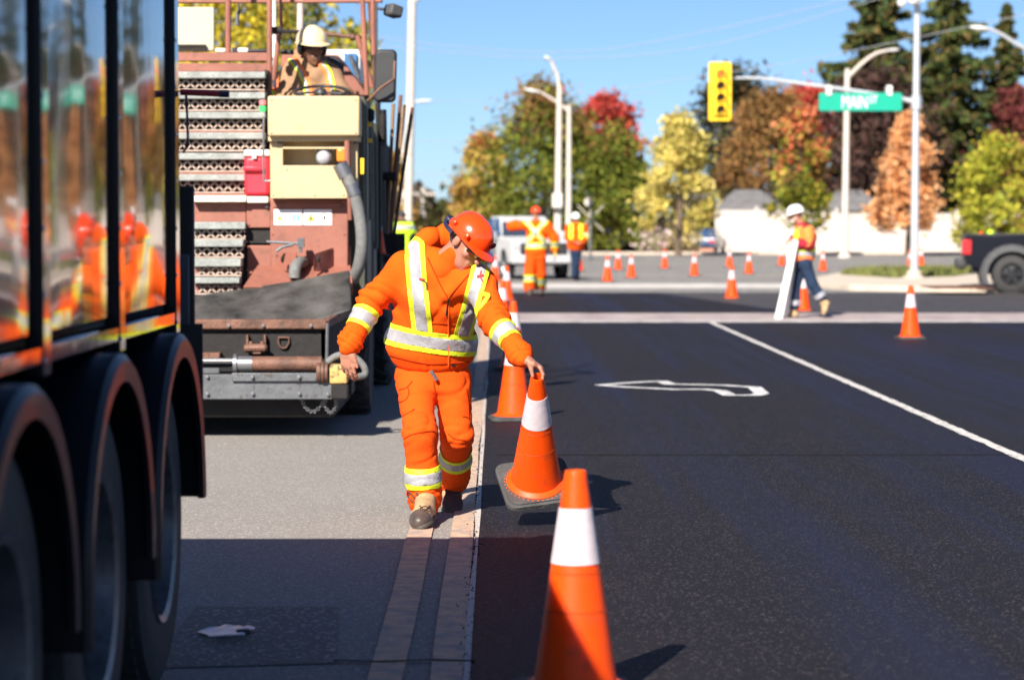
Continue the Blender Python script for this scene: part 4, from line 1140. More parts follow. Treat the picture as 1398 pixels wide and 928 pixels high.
# push bar and roller
PB = 16.6
MB().box((-3.6, PB, Z(545, PB)), (X(468, PB), PB + .10, Z(511, PB))).build("push_bar", STEEL, pv, bevel=.006)
MB().box((-3.5, PB + .1, Z(540, PB)), (X(478, PB) , PB + .5, Z(515, PB))).build("push_frame", SOOT, pv)
MB().box((X(316, PB), PB - .025, Z(520, PB)), (X(446, PB), PB - .001, Z(508.5, PB))).build("wear_plate", STEEL, pv, bevel=.004)
for x, yy in ((282, 514), (344, 514), (408, 514), (282, 537), (344, 537), (408, 537), (447, 538), (220, 514), (220, 537), (160, 514), (160, 537)):
    f = PB - (.026 if 316 < x < 446 and yy < 520 else .001)
    MB().lathe([(.0, -.022), (.012, -.02), (.014, 0)], (X(x, PB), f, Z(yy, PB)), 'y', 8).build("bolt", SHINY, pv)
rz = Z(497, PB); MB().lathe([(.052, X(343, PB)), (.052, X(438, PB))], (0, PB + .05, rz), 'x', 24).build("push_roller", RUST, pv)
MB().lathe([(.054, X(321, PB)), (.054, X(343, PB))], (0, PB + .05, rz), 'x', 24).build("roller_sleeve", SHINY, pv)
MB().lathe([(.068, X(317, PB)), (.068, X(322, PB))], (0, PB + .05, rz), 'x', 24).build("collar", SHINY, pv)
MB().lathe([(.02, X(200, PB)), (.02, X(318, PB))], (0, PB + .05, rz + .02), 'x', 12).build("shaft", SHINY, pv)
for x0, x1, r in ((432, 437, .068), (438, 442, .075), (443, 447, .068)): MB().lathe([(r, X(x0, PB)), (r, X(x1, PB))], (0, PB + .0, Z(508, PB)), 'x', 24).build("collar", RUST, pv)
P("bar_face", STEEL, [(150, 502, 300, 511, PB + .06, .05)])
P("hitch_block", YBRASS, [(450, 498, 474, 524, PB - .05, .16)], .012)
P("hitch_base", SOOT, [(452, 524.5, 475, 545, PB - .04, .16)], .01)
MB().lathe([(.035, X(474.5, PB)), (.035, X(482, PB)), (.028, X(484, PB))], (0, PB + .02, Z(511, PB)), 'x', 12).build("hub", SHINY, pv)
hz = smooth_path([W(447, 494, PB+.1), W(462, 485, PB+.1), W(482, 487, PB+.1), W(496, 499, PB+.1), W(498, 511, PB+.1), W(484, 515, PB+.05)], 6)
MB().tube(hz, .024, 10).build("return_hose", HOSE, pv, fix=False, smooth=60)
for pts in (((412, 545), (417, 556), (428, 562), (440, 552), (446, 545)), ((440, 547), (447, 560), (453, 563), (459, 553), (458, 545))):
    pa = smooth_path([W(x, y, PB + .08) for x, y in pts], 5); ch = MB()
    for i in range(len(pa) - 1):
        d = (pa[i+1] - pa[i]); c = (pa[i] + pa[i+1]) / 2; dn = d.normalized(); sd = Vector((0, 1, 0)) if i % 2 else dn.cross(Vector((0, 1, 0)))
        loop = [c + dn*d.length*.62*math.cos(a) + sd*.011*math.sin(a) for a in [2*math.pi*k/8 for k in range(9)]]
        ch.tube(loop, .0035, 5, cap=False)
    ch.build("chain", SHINY, pv, fix=False)
MB().box((-3.45, PB + .16, .14), (-1.12, 19.28, .46)).build("underbody_shade_block", SOOT, pv, bevel=.02)  # underbody block added to throw solid shade on the ground below
# hopper
HY = 17.3
P("hopper_front", SOOT, [(-20, 437, 446, 490, HY, .05)], 0)
P("hopper_lip", RUST, [(-20, 436, 446, 450, HY - .05, .10)], .012)
P("hopper_ledge", RUST, [(-20, 481.5, 300, 490, HY - .14, .14)], .006)
for x in (-300, -140, 60, 313, 360, 425): MB().lathe([(0, -.02), (.012, -.018), (.014, 0)], (X(x, HY), HY - .05, Z(444, HY)), 'y', 8).build("bolt", SHINY, pv)
w = MB(); a, b = W(444, 442, HY), W(482, 422, 18.3)
w.bar(a, b, .05, .06); w.build("hopper_wing_edge", RUST, pv, bevel=.006)
w = MB().add([tuple(a), tuple(b), (b.x, b.y, .42), (a.x, a.y, .42), (a.x - .03, a.y, a.z), (b.x - .03, b.y, b.z), (b.x - .03, b.y, .42), (a.x - .03, a.y, .42)],
             [(0,1,2,3), (7,6,5,4), (0,4,5,1), (2,6,7,3), (1,5,6,2), (0,3,7,4)]); w.build("hopper_wing", SOOT, pv)
MB().tube([W(447, 441, HY - .08), W(446, 500, HY - .08)], .012, 8).build("latch_rod", SHINY, pv)
# draw hook bracket and D ring
br = MB()
for x in (337.5, 361.5): br.pbox(x - 1.4, 457, x + 1.4, 481, HY - .06, .058)
for x in (342, 357.5): br.pbox(x - 2.2, 466, x + 2.2, 481, HY - .1, .05)
br.lathe([(.02, X(334, HY)), (.03, X(336, HY)), (.03, X(363, HY)), (.018, X(366, HY))], (0, HY - .09, Z(474, HY)), 'x', 10)
br.pbox(345, 471, 356, 483, HY - .1, .05); br.build("tow_bracket", RUST, pv, bevel=.003)
dp = [(380, 460.5), (394.5, 460.5), (394.5, 468), (391, 474), (387, 475.5), (383, 474), (380, 468), (380, 460.5)]
MB().tube([W(x, y, HY - .02) for x, y in dp], .008, 8).build("lifting_ring", RUST, pv, smooth=60)
# rubber flap over the hopper
top = [(180, 424), (230, 414), (262, 405), (330, 395), (400, 384), (440, 376), (478, 369)]
bot = [(180, 440), (230, 440), (262, 440), (330, 439), (400, 440), (432, 439), (481, 423)]
fl = MB(); vs = []; fs = []; nu, nv = 48, 12
def along(pl, t):
    k = t * (len(pl) - 1); i = min(int(k), len(pl) - 2); u = k - i
    return lerp(pl[i][0], pl[i+1][0], u), lerp(pl[i][1], pl[i+1][1], u)
wn1 = wave_noise(9, 11)
for i in range(nu + 1):
    tx, ty = along(top, i/nu); bx_, by = along(bot, i/nu)
    for j in range(nv + 1):
        v = j/nv; q = W(lerp(tx, bx_, v), lerp(ty, by, v), 18.15 - .55*v)
        q.y += .05*math.sin(v*3.1)*-1 + .045*wn1(np.array([tuple(q)], np.float32))[0] * math.sin(math.pi*min(1, v + .25))
        vs.append(q)
for i in range(nu):
    for j in range(nv): o = i*(nv+1)+j; fs.append((o, o+nv+1, o+nv+2, o+1))
ff = fl.add(vs, fs).build("rubber_flap", FLAPM, pv, fix=False, smooth=180)
so = ff.modifiers.new("sheet thickness", 'SOLIDIFY'); so.thickness = .018; so.offset = 0
ff.modifiers.new("round", 'SUBSURF').render_levels = 1
# red brown front body
FB = 18.6
P("front_body", RB, [(369, 272, 475, 374, FB, .7)], .01)
P("body_seam_plate", RB, [(373, 277.5, 466, 283, FB - .012, .011)], .003)
P("lower_plate", RB, [(338, 335, 478, 400, FB + .05, .5)], .008)
vs = [W(352, 362, FB + .02), W(478, 362, FB + .02), W(482, 392, FB - .45), W(332, 392, FB - .45)]
MB().add([tuple(v) for v in vs] + [(v.x, v.y + .05, v.z - .06) for v in vs], [(0,1,2,3), (7,6,5,4), (0,4,5,1), (1,5,6,2), (2,6,7,3), (3,7,4,0)]).build("sloped_plate", RB, pv)
P("side_plate", RB, [(250, 276, 336, 303.5, FB + .04, .5)], .006)
P("side_plate", RB, [(336.5, 276, 369, 311, FB + .03, .5)], .006)
P("white_ledge", M("cream white edge", (.72, .66, .56), .6, 0, .12, 4, spots=.3), [(262, 267, 336, 276, FB - .06, .12), (337, 268.5, 366, 277, FB - .04, .1)], .006)
MB().lathe([(0, -.03), (.014, -.024), (.02, 0)], (X(364.5, FB), FB + .028, Z(282, FB)), 'y', 10).build("bolt", SHINY, pv, smooth=60)
for x0, x1, hx in ((377, 404, 385.5), (428, 458, 435)):        # tow gussets with oval holes
    g = MB(); s = 1 if x0 > 400 else -1
    A = [W(x0 if s > 0 else x1 - 4, 346, FB - .05), W(x0 + 16 if s > 0 else x1 - 4, 337, FB - .02)]
    q = [W(x0, 356, FB - .28), W(x0 + 3, 346, FB - .18), W(x1 - 3, 338, FB + .0), W(x1, 340, FB + .02), W(x1, 372, FB + .02), W(x0, 370, FB - .28)] if s > 0 else \
        [W(x0, 350, FB + .0), W(x0 + 6, 346, FB - .08), W(x1, 345, FB - .2), W(x1, 372, FB - .28), W(x0, 368, FB + .0)]
    n_ = len(q)
    g.add([tuple(v) for v in q] + [(v.x, v.y + .05, v.z) for v in q], [tuple(range(n_)), tuple(range(2*n_-1, n_-1, -1))] + [(i, n_+i, n_+(i+1) % n_, (i+1) % n_) for i in range(n_)])
    gs = g.build("tow_gusset", RB, pv)
    MB().ell(W(hx, 354, FB - .24), (.013, .03, .028), 12, 8).build("hole", SOOT, gs, smooth=60)
lv = MB(); lv.tube([W(364, 330, FB - .15), W(415, 333, FB - .15)], .011, 8); lv.pbox(406, 325, 415, 338, FB - .18, .06); lv.pbox(408, 338, 412, 345, FB - .17, .05)
lv.tube([W(400, 334, FB - .15), W(386, 337, FB - .16), W(377, 343, FB - .17)], .012, 8); lv.build("coupling_lever", STEEL, pv)
cp = MB(); cp.tube(smooth_path([W(402, 380, FB - .32), W(403, 366, FB - .3), W(408, 359, FB - .2), W(414, 358, FB - .05)], 5), .045, 12); cp.build("elbow_pipe", HOSE, pv, smooth=60)
for x in (400.5, 417.5): MB().ell(W(x, 353.5, FB - .03), (.024, .03, .024), 12, 8).build("bolt", SHINY, pv, smooth=60)
# safety labels
LABW = M("white label", (.82, .80, .78), .4, 0, .03); LY = M("label yellow", (.70, .52, .06), .4, 0, .03); LR = M("label red", (.70, .13, .12), .4, 0, .03); LB = M("label blue", (.08, .32, .7), .4, 0, .03); LK = M("label black", (.04, .035, .03), .5)
def pic(shape, cx, cy, s, Y, mat, parent, lift):
    q = W(cx, cy, Y); u = s * Y / FPX
    if shape == 'tri': pts = [(-u, -u*.85), (u, -u*.85), (0, u)]
    elif shape == 'disc': pts = [(u*math.cos(2*math.pi*k/20), u*math.sin(2*math.pi*k/20)) for k in range(20)]
    else: pts = [(-u*.4, -u), (u*.4, -u), (u*.55, .2*u), (u*.1, u), (-u*.5, u*.4)]
    return MB().prism(pts, q.y - lift, q.y - lift + .002, lambda a, b, h: (q.x + a, h, q.z + b)).build("pictogram", mat, parent, smooth=0)
lab = P("safety_label", LABW, [(374, 286, 412.5, 307.5, FB - .006, .006)], .001)
pic('tri', 382, 297, 4, FB, LY, lab, .009); pic('bit', 382, 298, 1.6, FB, LK, lab, .012)
pic('disc', 393, 297, 4.6, FB, LR, lab, .009); pic('disc', 393, 297, 3.5, FB, LABW, lab, .0115); pic('bit', 393, 297, 2, FB, LR, lab, .014)
pic('disc', 404.5, 297, 4.7, FB, LB, lab, .009); pic('bit', 404.5, 297, 3, FB, LABW, lab, .012)
lab = P("safety_label", LABW, [(414.5, 286, 453, 307.5, FB - .006, .006)], .001)
pic('tri', 424.5, 297, 6, FB, LY, lab, .009); pic('bit', 424.5, 298, 2.6, FB, LK, lab, .012)
pic('disc', 443, 297, 5.6, FB, LR, lab, .009); pic('disc', 443, 297, 4.3, FB, LABW, lab, .0115); pic('bit', 443, 297, 3, FB, LK, lab, .014)
# cream operator console
CB = 18.45
P("console_top", CREAM, [(365.5, 131, 491, 186, CB - .12, .75)], .015)
P("console_lip", CREAM, [(366, 186.3, 490.5, 193, CB - .06, .6)], .004)
P("console_column", CREAM, [(369, 193.5, 386, 271, CB, .4), (386, 226, 474, 271, CB + .001, .4), (474, 193.5, 488, 271, CB + .03, .35)], .004)
P("console_recess", CREAM, [(386, 193.5, 474, 226, CB + .22, .1)], 0)
P("console_sill", CREAM, [(386, 200, 474, 203.5, CB - .01, .04)], .002)
for x, y in ((371, 136), (486, 136), (371, 181), (486, 181), (373, 266), (469, 266), (392, 231), (469, 231), (430, 266), (383, 276), (460, 276), (372, 320), (470, 320), (340, 280), (340, 307), (256, 280), (325, 280)):
    Yb = CB - .12 if y < 190 else (CB if y < 272 else (FB - .014 if x > 372 and y < 283 else FB if x > 369 else FB + .03))
    MB().lathe([(0, -.009), (.006, -.008), (.009, 0)], (X(x, Yb), Yb, Z(y, Yb)), 'y', 8).build("bolt", CREAM if y < 272 else RB, pv)
for x in (382, 485): P("hinge", STEEL, [(x - 3, 190, x + 3, 196.5, CB - .03, .05)], .003)
hl = MB().lathe([(.0, -.05), (.04, -.045), (.053, -.02), (.053, .05)], (X(442, CB), CB + .02, Z(215, CB)), 'y', 20).build("work_lamp", glassy("headlight glass", (.38, .38, .40), .08), pv, smooth=60)
MB().lathe([(.06, -.015), (.062, .0), (.06, .06)], (X(442, CB), CB + .02, Z(215, CB)), 'y', 20).build("lamp_shell", STEEL, hl)
P("lamp_bracket", SOOT, [(432, 203, 452, 208, CB + .0, .08)], .003)
P("indicator_lamp", glassy("amber lens", (.75, .22, .02), .2), [(459.5, 203.5, 472, 221, CB - .03, .1)], .012)
MB().tube([W(474, 192, CB - .06), W(474.5, 240, CB - .06)], .022, 8).build("riser_pipe", RB, pv)
MB().tube([W(476, 238, CB - .03), W(478, 300, CB + .02)], .018, 8).build("riser_pipe", RB, pv)
MB().tube(smooth_path([W(362, 160, CB), W(360, 164, CB), W(360, 240, CB), W(363, 247, CB), W(369, 247, CB)], 4), .009, 8).build("grab_rail", SHINY, pv, smooth=60)
hp = smooth_path([W(469, 233, CB - .14), W(480, 255, CB - .16), W(490, 290, CB - .15), W(494, 330, CB - .15), W(490, 362, CB - .1), W(482, 382, CB)], 8)
h = MB().tube(hp, .046, 14).build("suction_hose", HOSE, pv, smooth=60)
MB().tube([hp[0] + Vector((-.03, 0, .05)), hp[0] + Vector((.02, 0, -.05))], .058, 14).build("hose_clamp", SHINY, h)
MB().tube([hp[7], hp[11]], .051, 14).build("sleeve", SHINY, h)
# steps with expanded metal risers
def stair(y_top, y_bot, x0, x1, Y, mesh_bottom):
    P("step_tread", TREAD, [(x0, y_top, x1, y_bot, Y - .06, .16)], .006)
    P("riser_backing", RB if mesh_bottom > 370 else SOOT, [(x0, y_bot, x1 + 2, mesh_bottom, Y + .09, .02)], 0)  # black backing stands in for the shade under the upper treads
    b = MB(); za, zb = Z(y_bot, Y), Z(mesh_bottom - 1, Y); xa, xb = X(x0, Y), X(x1, Y); p = .07; hgt = za - zb
    k = int((xb - xa) / p)
    for i in range(-2, k + 1):
        for s in (1, -1):
            xs_ = xa + p * (i + .5)
            A = [xs_ if s > 0 else xs_ + hgt*1.1, za]; B_ = [xs_ + hgt*1.1 if s > 0 else xs_, zb]
            for e, o in ((A, B_), (B_, A)):
                for lim in (xa, xb):
                    if (e[0] < lim) != (o[0] < lim) and ((lim == xa and e[0] < lim) or (lim == xb and e[0] > lim)):
                        u = (lim - o[0]) / (e[0] - o[0]); e[1] = o[1] + (e[1] - o[1])*u; e[0] = lim
            if max(A[0], B_[0]) <= xa + 1e-4 or min(A[0], B_[0]) >= xb - 1e-4: continue
            b.bar((A[0], Y, A[1]), (B_[0], Y, B_[1]), .013, .012, (0, 1, 0))
    b.bar((xa, Y - .004, zb), (xb, Y - .004, zb), .012, .016, (0, 1, 0))
    b.build("mesh_riser", LATT, pv, fix=False, smooth=0)
for i, y in enumerate((98, 126, 153, 181, 209, 238)): stair(y, y + 9, 150, 362 if i < 4 else 334, 19.2 - .05*i, y + 26)
stair(303, 313, 262, 335, FB + .0, 327); stair(327, 337, 262, 332, FB - .12, 352); stair(353, 364, 262, 329, FB - .22, 377); stair(379, 387, 262, 327, FB - .32, 402)
P("black_recess", SOOT, [(300, 312, 369, 332, FB + .06, .3)], 0)
P("stringer", SOOT, [(362, 96, 366, 270, 19.25, .2)], 0)
# upper deck, guards, roof frame
P("deck_guard", RB, [(140, 72, 366, 83.5, 19.6, .06), (140, 86.5, 366, 98, 19.62, .06)], .004)
P("deck_edge", M("cream white edge", (.72, .66, .56), .6), [(294, 66, 308, 72, 19.9, .2), (316, 65.5, 339, 72, 19.9, .2)], .01)
for q in ((338, 67, 366, 71.5, 19.8, .1), (384, 68, 400, 74, 19.8, .1)): P("deck_pipe", BLKPL, [q], .01)
P("deck_edge", LAMPW, [(374, 65, 381, 74, 19.7, .1)], .01)
MB().tube([W(377, 66, 19.7), W(379, 59, 19.7), W(384, 57, 19.7)], .018, 8).build("green_elbow", M("green plastic", (.08, .45, .22), .4), pv)
P("canvas_screen", M("cream tarpaulin", (.50, .43, .32), .8, 0, .06, 2, .3, 6), [(140, 10, 292, 70, 19.9, .05)], .01)
P("dark_slat", SOOT, [(140, 61, 281, 64.5, 19.86, .03)], 0)
def post(a, b, Y0, Y1=None, r=.02, mat=RB, n="frame_tube"): MB().tube([W(*a, Y0), W(*b, Y1 or Y0)], r, 8).build(n, mat, pv)
post((311.5, 72), (311.5, -60), 19.8, r=.024); post((368, 130), (368, -60), 19.4, r=.022); post((374, -60), (375, 120), 19.9, r=.018, mat=LAMPW)
post((384, 40), (380, -60), 19.6, r=.014); post((372, 42), (385, 42), 19.5, r=.03, mat=SOOT); post((382, 42), (373, 110), 19.6, r=.02)
post((200, 3), (522, 2), 20.2, r=.015); post((380, 43), (420, 44), 20.6, r=.016, mat=SOOT); post((440, 46), (482, 51), 20.6, r=.016, mat=RUST)
post((409, 120), (411, -60), 21.5, r=.03, mat=M("pale frame paint", (.5, .42, .38), .6))
post((492, -60), (501, 130), 19.6, r=.02); post((508, -60), (510, 75), 20.0, r=.02); post((500, -60), (512, 125), 20.6, r=.016, mat=RUST); post((513, -60), (514, 150), 21.0, r=.015, mat=STEEL); post((488, 50), (508, 120), 19.9, r=.022)
for x, y in ((482, 51), (489, 52)): MB().ell(W(x, y, 20.4), (.03, .03, .03), 10, 6).build("joint", RUST, pv, smooth=60)
tag_ = MB(); tag_.tube([W(326, 4, 20.0), W(325, 16, 20.0)], .006, 5); tag_.ell(W(325.5, 18, 20), (.02, .02, .02), 8, 6); q = W(324, 27, 20); tag_.cbox(q, (.03, .02, .10)); tag_.build("hanging_pendant", STEEL, pv)
# engine hood behind the seat
q = [W(385, 74, 20.9), W(462, 75, 20.9), W(503, 131, 20.9), W(380, 131, 20.9)]
MB().add([tuple(v) for v in q] + [(v.x, v.y + .6, v.z) for v in q], [(0,1,2,3), (7,6,5,4), (0,4,5,1), (1,5,6,2), (2,6,7,3), (3,7,4,0)]).build("rear_hood", RB, pv, bevel=.01)
P("rear_cabinet", M("dusty white panel", (.62, .62, .62), .5, 0, .12, 3), [(443, 68, 492, 112, 21.9, .5)], .01)
P("rear_window", glassy("blue tinted glass", (.06, .17, .36), .1), [(470, 73, 487, 106, 21.86, .03)], .004)
MB().tube([W(478, 76, 21.8), W(490, 108, 21.8)], .02, 6).build("stay", STEEL, pv)
# seat, steering wheel
seat = thing("operator_seat", "black operator seat behind the steering wheel on the paving machine", "seat", W(448, 178, 19.9))
sb = MB(); c = W(446, 112, 20.35); sb.prism(rrect(c.x - .26, c.x + .14, c.z - .42, c.z + .22, .09), c.y, c.y + .1, lambda x, z, h: (x, h + (z - c.z)*.1, z)); sb.build("backrest", M("navy black vinyl", (.015, .017, .03), .5), seat, bevel=.02)
MB().box((c.x - .3, 19.85, c.z - .48), (c.x + .18, 20.4, c.z - .36)).build("cushion", M("navy black vinyl", (.015, .017, .03), .5), seat, bevel=.03)
MB().box((c.x - .2, 19.9, 1.4), (c.x + .1, 20.3, c.z - .48)).build("pedestal", SOOT, seat)
swc = W(438, 125.5, 19.25); tilt = Matrix.Rotation(R(16), 3, 'X')
sw = MB(); ring = [swc + tilt @ Vector((.205*math.cos(2*math.pi*k/32), .205*math.sin(2*math.pi*k/32), 0)) for k in range(33)]
sw.tube(ring, .0135, 8, cap=False)
for a in (200, 340, 90): sw.tube([swc, swc + tilt @ Vector((.2*math.cos(R(a)), .2*math.sin(R(a)), 0))], .01, 6)
sw.lathe([(.05, -.02), (.05, .01), (.03, .025), (0, .028)], swc, 'z', 16); sw.tube([swc, swc + Vector((0, -.12, -.35))], .03, 8)
sw.build("steering_wheel", BLKPL, pv, fix=False, smooth=60)
# mirror, work light, right flank
mr = W(524, 104, 19.2)
MB().prism(rrect(W(511, 0, 19.2).x, W(541, 0, 19.2).x, W(0, 140, 19.2).z, W(0, 68, 19.2).z, .04), 19.15, 19.24, lambda x, z, h: (x + (z - mr.z)*.03, h, z)).build("wing_mirror", BLKPL, pv, bevel=.02)
MB().tube([W(500, 143, 19.2), W(503, 137, 19.1), W(520, 120, 19.05), W(538, 108, 19.05), W(539, 84, 19.1)], .012, 8).build("mirror_arm", RUST, pv)
wl = W(537, 15.5, 20); MB().cbox(wl, (.12, .13, .1), Matrix.Rotation(R(35), 3, 'Z') @ Matrix.Rotation(R(15), 3, 'Y')).build("work_light", GREYPL, pv, bevel=.02)
MB().tube([W(515, 12, 20.6), W(528, 14, 20.1)], .014, 6).build("lamp_arm", STEEL, pv)
MB().box((X(490, 18.6), 18.65, .75), (X(497, 18.6), 18.72, Z(132, 18.65))).build("flank_panel", OLIVE, pv)
fy = [18.8, 19.5, 20.2, 21.0, 21.8, 22.8, 24.0]
for i in range(6):
    z0, z1 = (.85, 2.45 - .05*i) if i % 2 == 0 else (1.0, 2.25)
    MB().box((-1.22, fy[i], z0), (-1.0 - .015*(i % 3), fy[i+1] - .06, z1)).build("flank_panel", OLIVE if i in (0, 2) else SOOT, pv, bevel=.015)
for (x, y0, y1, Y, r, m) in ((503, 155, 300, 19.1, .02, OLIVE), (507, 150, 330, 19.6, .018, STEEL), (511, 170, 340, 20.2, .03, OLIVE), (516, 140, 330, 20.6, .022, SOOT), (520, 150, 200, 21.2, .05, BLKPL), (498, 250, 400, 18.9, .02, RB)):
    post((x, y0), (x + 1, y1), Y, r=r, mat=m, n="flank_pipe")
for x, y in ((505, 170), (505, 192)): P("yellow_tag", M("signal yellow paint", (.8, .5, .01), .45), [(x - 4, y - 3, x + 3, y + 3, 18.9, .02)], .003)
P("yellow_tag", M("signal yellow paint", (.8, .5, .01), .45), [(492, 216, 497, 238, 18.5, .05)], .004)
P("flank_box", SOOT, [(493, 138, 500, 160, 18.9, .3), (518, 155, 526, 193, 20.4, .3), (498, 148, 510, 165, 19.0, .2)], .02)
# tools standing in the holder on the machine's flank
TOOLW = M("worn wooden handle", (.22, .13, .07), .7, 0, .3, 10)
for i, (a, b, lab) in enumerate((((529, 320), (537, 142), "leftmost of four long handles standing beside the paver"), ((533, 320), (547, 130), "second handle from the left standing beside the paver, darkest"),
        ((533, 320), (552, 143), "third handle from the left standing beside the paver"), ((538, 320), (563, 147), "rightmost handle beside the paver, leaning farthest out over the pale pole"))):
    Y = 21.6 + .12*i; t = thing("shovel", lab, "shovel", W(*a, Y), group="long handled tools on the paver")
    A, B_ = W(*a, Y), W(*b, Y)
    MB().tube([A, B_], .017, 8).build("handle", TOOLW if i % 2 == 0 else RUST, t)
    MB().cbox(A - Vector((0, 0, .12)), (.2, .03, .26)).build("blade", SOOT, t, bevel=.01)
P("tool_holder", SOOT, [(524, 235, 541, 246, 21.5, .55), (527, 246, 533, 330, 21.7, .1)], .01)
# things kept on the paver
cool = thing("cooler_box", "bright red cooler box with white lid on the mesh steps", "cooler", W(351, 268, 18.9))
P("cooler_body", M("red cooler plastic", (.62, .03, .05), .4, 0, .08, 3), [(333.5, 213, 368, 268, 18.72, .4)], .03, cool)
P("lid", M("white cooler lid", (.75, .68, .66), .4), [(333, 204.5, 368.5, 213.5, 18.71, .42)], .012, cool)
P("handle", M("red cooler handle", (.5, .02, .04), .45), [(331.5, 226, 360, 234, 18.68, .05)], .014, cool)
P("latch", LAMPW, [(344, 210, 350, 217, 18.69, .03)], .004, cool)
for (y0, y1, col, lab) in ((137, 143.5, (.75, .2, .2), "small pinkish red tin above the green tin beside the cream console"), (145, 152.5, (.05, .55, .15), "small bright green tin beside the cream console")):
    a = W(359, y1, 18.8); t = thing("paint_tin", lab, "tin", a); hh = (y1 - y0)*18.8/FPX
    MB().lathe([(.028, 0), (.029, .004), (.029, hh*.9), (.024, hh)], a, 'z', 16).build("can", M("tin " + lab[:16], col, .35), t)
    MB().lathe([(.026, hh), (.026, hh + .004), (0, hh + .004)], a, 'z', 16).build("lid", SHINY, t)

# ------------------------------------------------------------------ traffic cones
CONE_O = M("orange cone plastic", (0.85, 0.07, 0.002), 0.45, 0, 0.09, 3, .02, 40, spots=.22, spec=.25, sss=.45, sss_r=.09)
CONE_W = M("white reflective collar", (0.56, 0.48, 0.51), 0.35, 0, 0.06, 9, .12, 25, spots=.08)
CONE_B = M("grey black rubber base", (0.055, 0.055, 0.055), 0.8, 0, 0.3, 9, .4, 60, spots=.4)
CH = .70
def cone_r(z): return lerp(.132, .033, (z - .03) / (CH - .03))
def make_cone(label, loc):
    t = thing("traffic_cone", label, "traffic cone", loc, group="orange traffic cones")
    b = MB(); pts = rrect(-.185, .185, -.185, .185, .055, 5)
    b.prism(pts, .004, .026, lambda x, y, h: (x, y, h))
    b.prism([(x*.9, y*.9) for x, y in pts], .0262, .034, lambda x, y, h: (x, y, h))
    for sx in (-1, 1):
        for sy in (-1, 1): b.box((sx*.13 - .03, sy*.13 - .03, 0), (sx*.13 + .03, sy*.13 + .03, .004))
    b.mat(1)
    for k in range(40):
        a = 2*math.pi*k/40; b.lathe([(.0045, .034), (.0045, .036), (0, .0365)], (.162*math.cos(a), .162*math.sin(a), 0), 'z', 6)
    b.build("rubber_base", [CONE_B, CONE_O], t, world=False, bevel=.004)
    prof = [(.152, .034), (.153, .040), (.143, .046), (.136, .052)]
    prof += [(cone_r(z), z) for z in (.056, .06, .08, .2, .3, .4, .5, .6, .685, .69)] + [(.032, CH), (.027, CH), (.026, CH - .03), (.029, CH - .12), (.0, CH - .13)]
    cbm = MB().lathe(prof, (0,0,0), 'z', 40, cap=False)
    for z in (.27, .387): cbm.lathe([(cone_r(z - .003) - .001, z - .003), (cone_r(z) + .0013, z), (cone_r(z + .003) - .001, z + .003)], (0,0,0), 'z', 40, cap=False)
    cbm.build("cone_body", CONE_O, t, world=False, fix=False, smooth=40)
    cp_ = [(cone_r(z) + .0022, z) for z in (.415, .47, .53, .585)]
    MB().lathe([(cone_r(.415) - .001, .415)] + cp_ + [(cone_r(.585) - .001, .585)], (0,0,0), 'z', 40, cap=False).build("reflective_collar", CONE_W, t, world=False, fix=False, smooth=40)
    return t
c0 = make_cone("nearest and largest orange cone, cut by the bottom edge, half in the truck's shadow", G(785.5, 949, .006))
c0.rotation_euler = (0, 0, R(8))
def cone(label, px, py, rot=0, z=0.006, tilt=None):
    c = copy_tree(c0); c['label'] = label; c.location = G(px, py, z); c.rotation_euler = (0, 0, R(rot)); return c
cone("orange cone standing directly behind the worker's outstretched hand", 702, 573, 5)
cone("third cone behind the hand, its tip just right of the worker's sleeve", 701, 505, 12)
cone("cone in the row partly hidden behind the worker's left shoulder, larger of the two there", 686, 449, -8)
cone("slim looking cone in the row whose tip rises just above the worker's left shoulder", 692, 411, 3)
cone("faint far cone in the row directly right of the worker's orange helmet", 676, 385, 3)
for lab, px, py, rt in (("lone cone on the dark lane left of the black pickup, largest on the right", 1243, 462.5, 4), ("cone in front of the crosswalk, between the dark lane line and the walking man", 999, 408.5, 10),
        ("cone right behind the walking man's legs", 1096, 426, 0), ("leftmost cone on the grey cross street, just right of the white hard hat worker", 829.5, 385, 0),
        ("second cone of the group on the grey cross street, smallest behind the leftmost", 844, 368.5, 20), ("third cone of the group on the grey cross street", 862, 379.5, 0),
        ("cone below the dark undergrowth left of the yellow ash trunk", 907.5, 366.5, 9), ("cone on the cross street below the dark blue car", 948, 377, 0),
        ("far cone seen directly above the tip of the cone before the crosswalk", 996, 364.5, 15), ("far cone left of the walking man on the cross street", 1022.5, 374, 0),
        ("far cone just left of the walking man's white board", 1067, 363, 30), ("far cone just right of the walking man's vest", 1123.5, 370.5, 0),
        ("far cone half hidden by the foot of the signal pole", 1242.5, 369, 0), ("far cone just right of the signal pole near the fence shadow", 1257.5, 363.5, 12),
        ("cone hidden behind the legs of the white hard hat worker", 791, 370, 0)):
    cone(lab, px, py, rt)
# cone riding in the bed of the pickup and a lime ball beside it
c = copy_tree(c0); c['label'] = "cone tip poking up from the bed of the black pickup"; q = W(1339, 322, 54.8); c.location = (q.x, 54.8, q.z - .60)
lb = W(1352, 318, 54.6); bl = thing("lime_beacon", "bright lime dome showing above the bed rail of the black pickup", "beacon", lb)
MB().ell(lb, (.075, .075, .07), 16, 10).build("dome", M("lime plastic", (.45, .75, .01), .4), bl, smooth=60); MB().lathe([(.06, -.1), (.06, -.04)], lb, 'z', 14).build("base", BLKPL, bl)
# cone standing in the holder on the paver's flank
c = copy_tree(c0); c['label'] = "cone stowed on the paver's flank in front of the lime vest person"; q = W(514, 350, 21.0); c.location = (q.x, 21.2, q.z); c.scale = (.55, .55, .55)
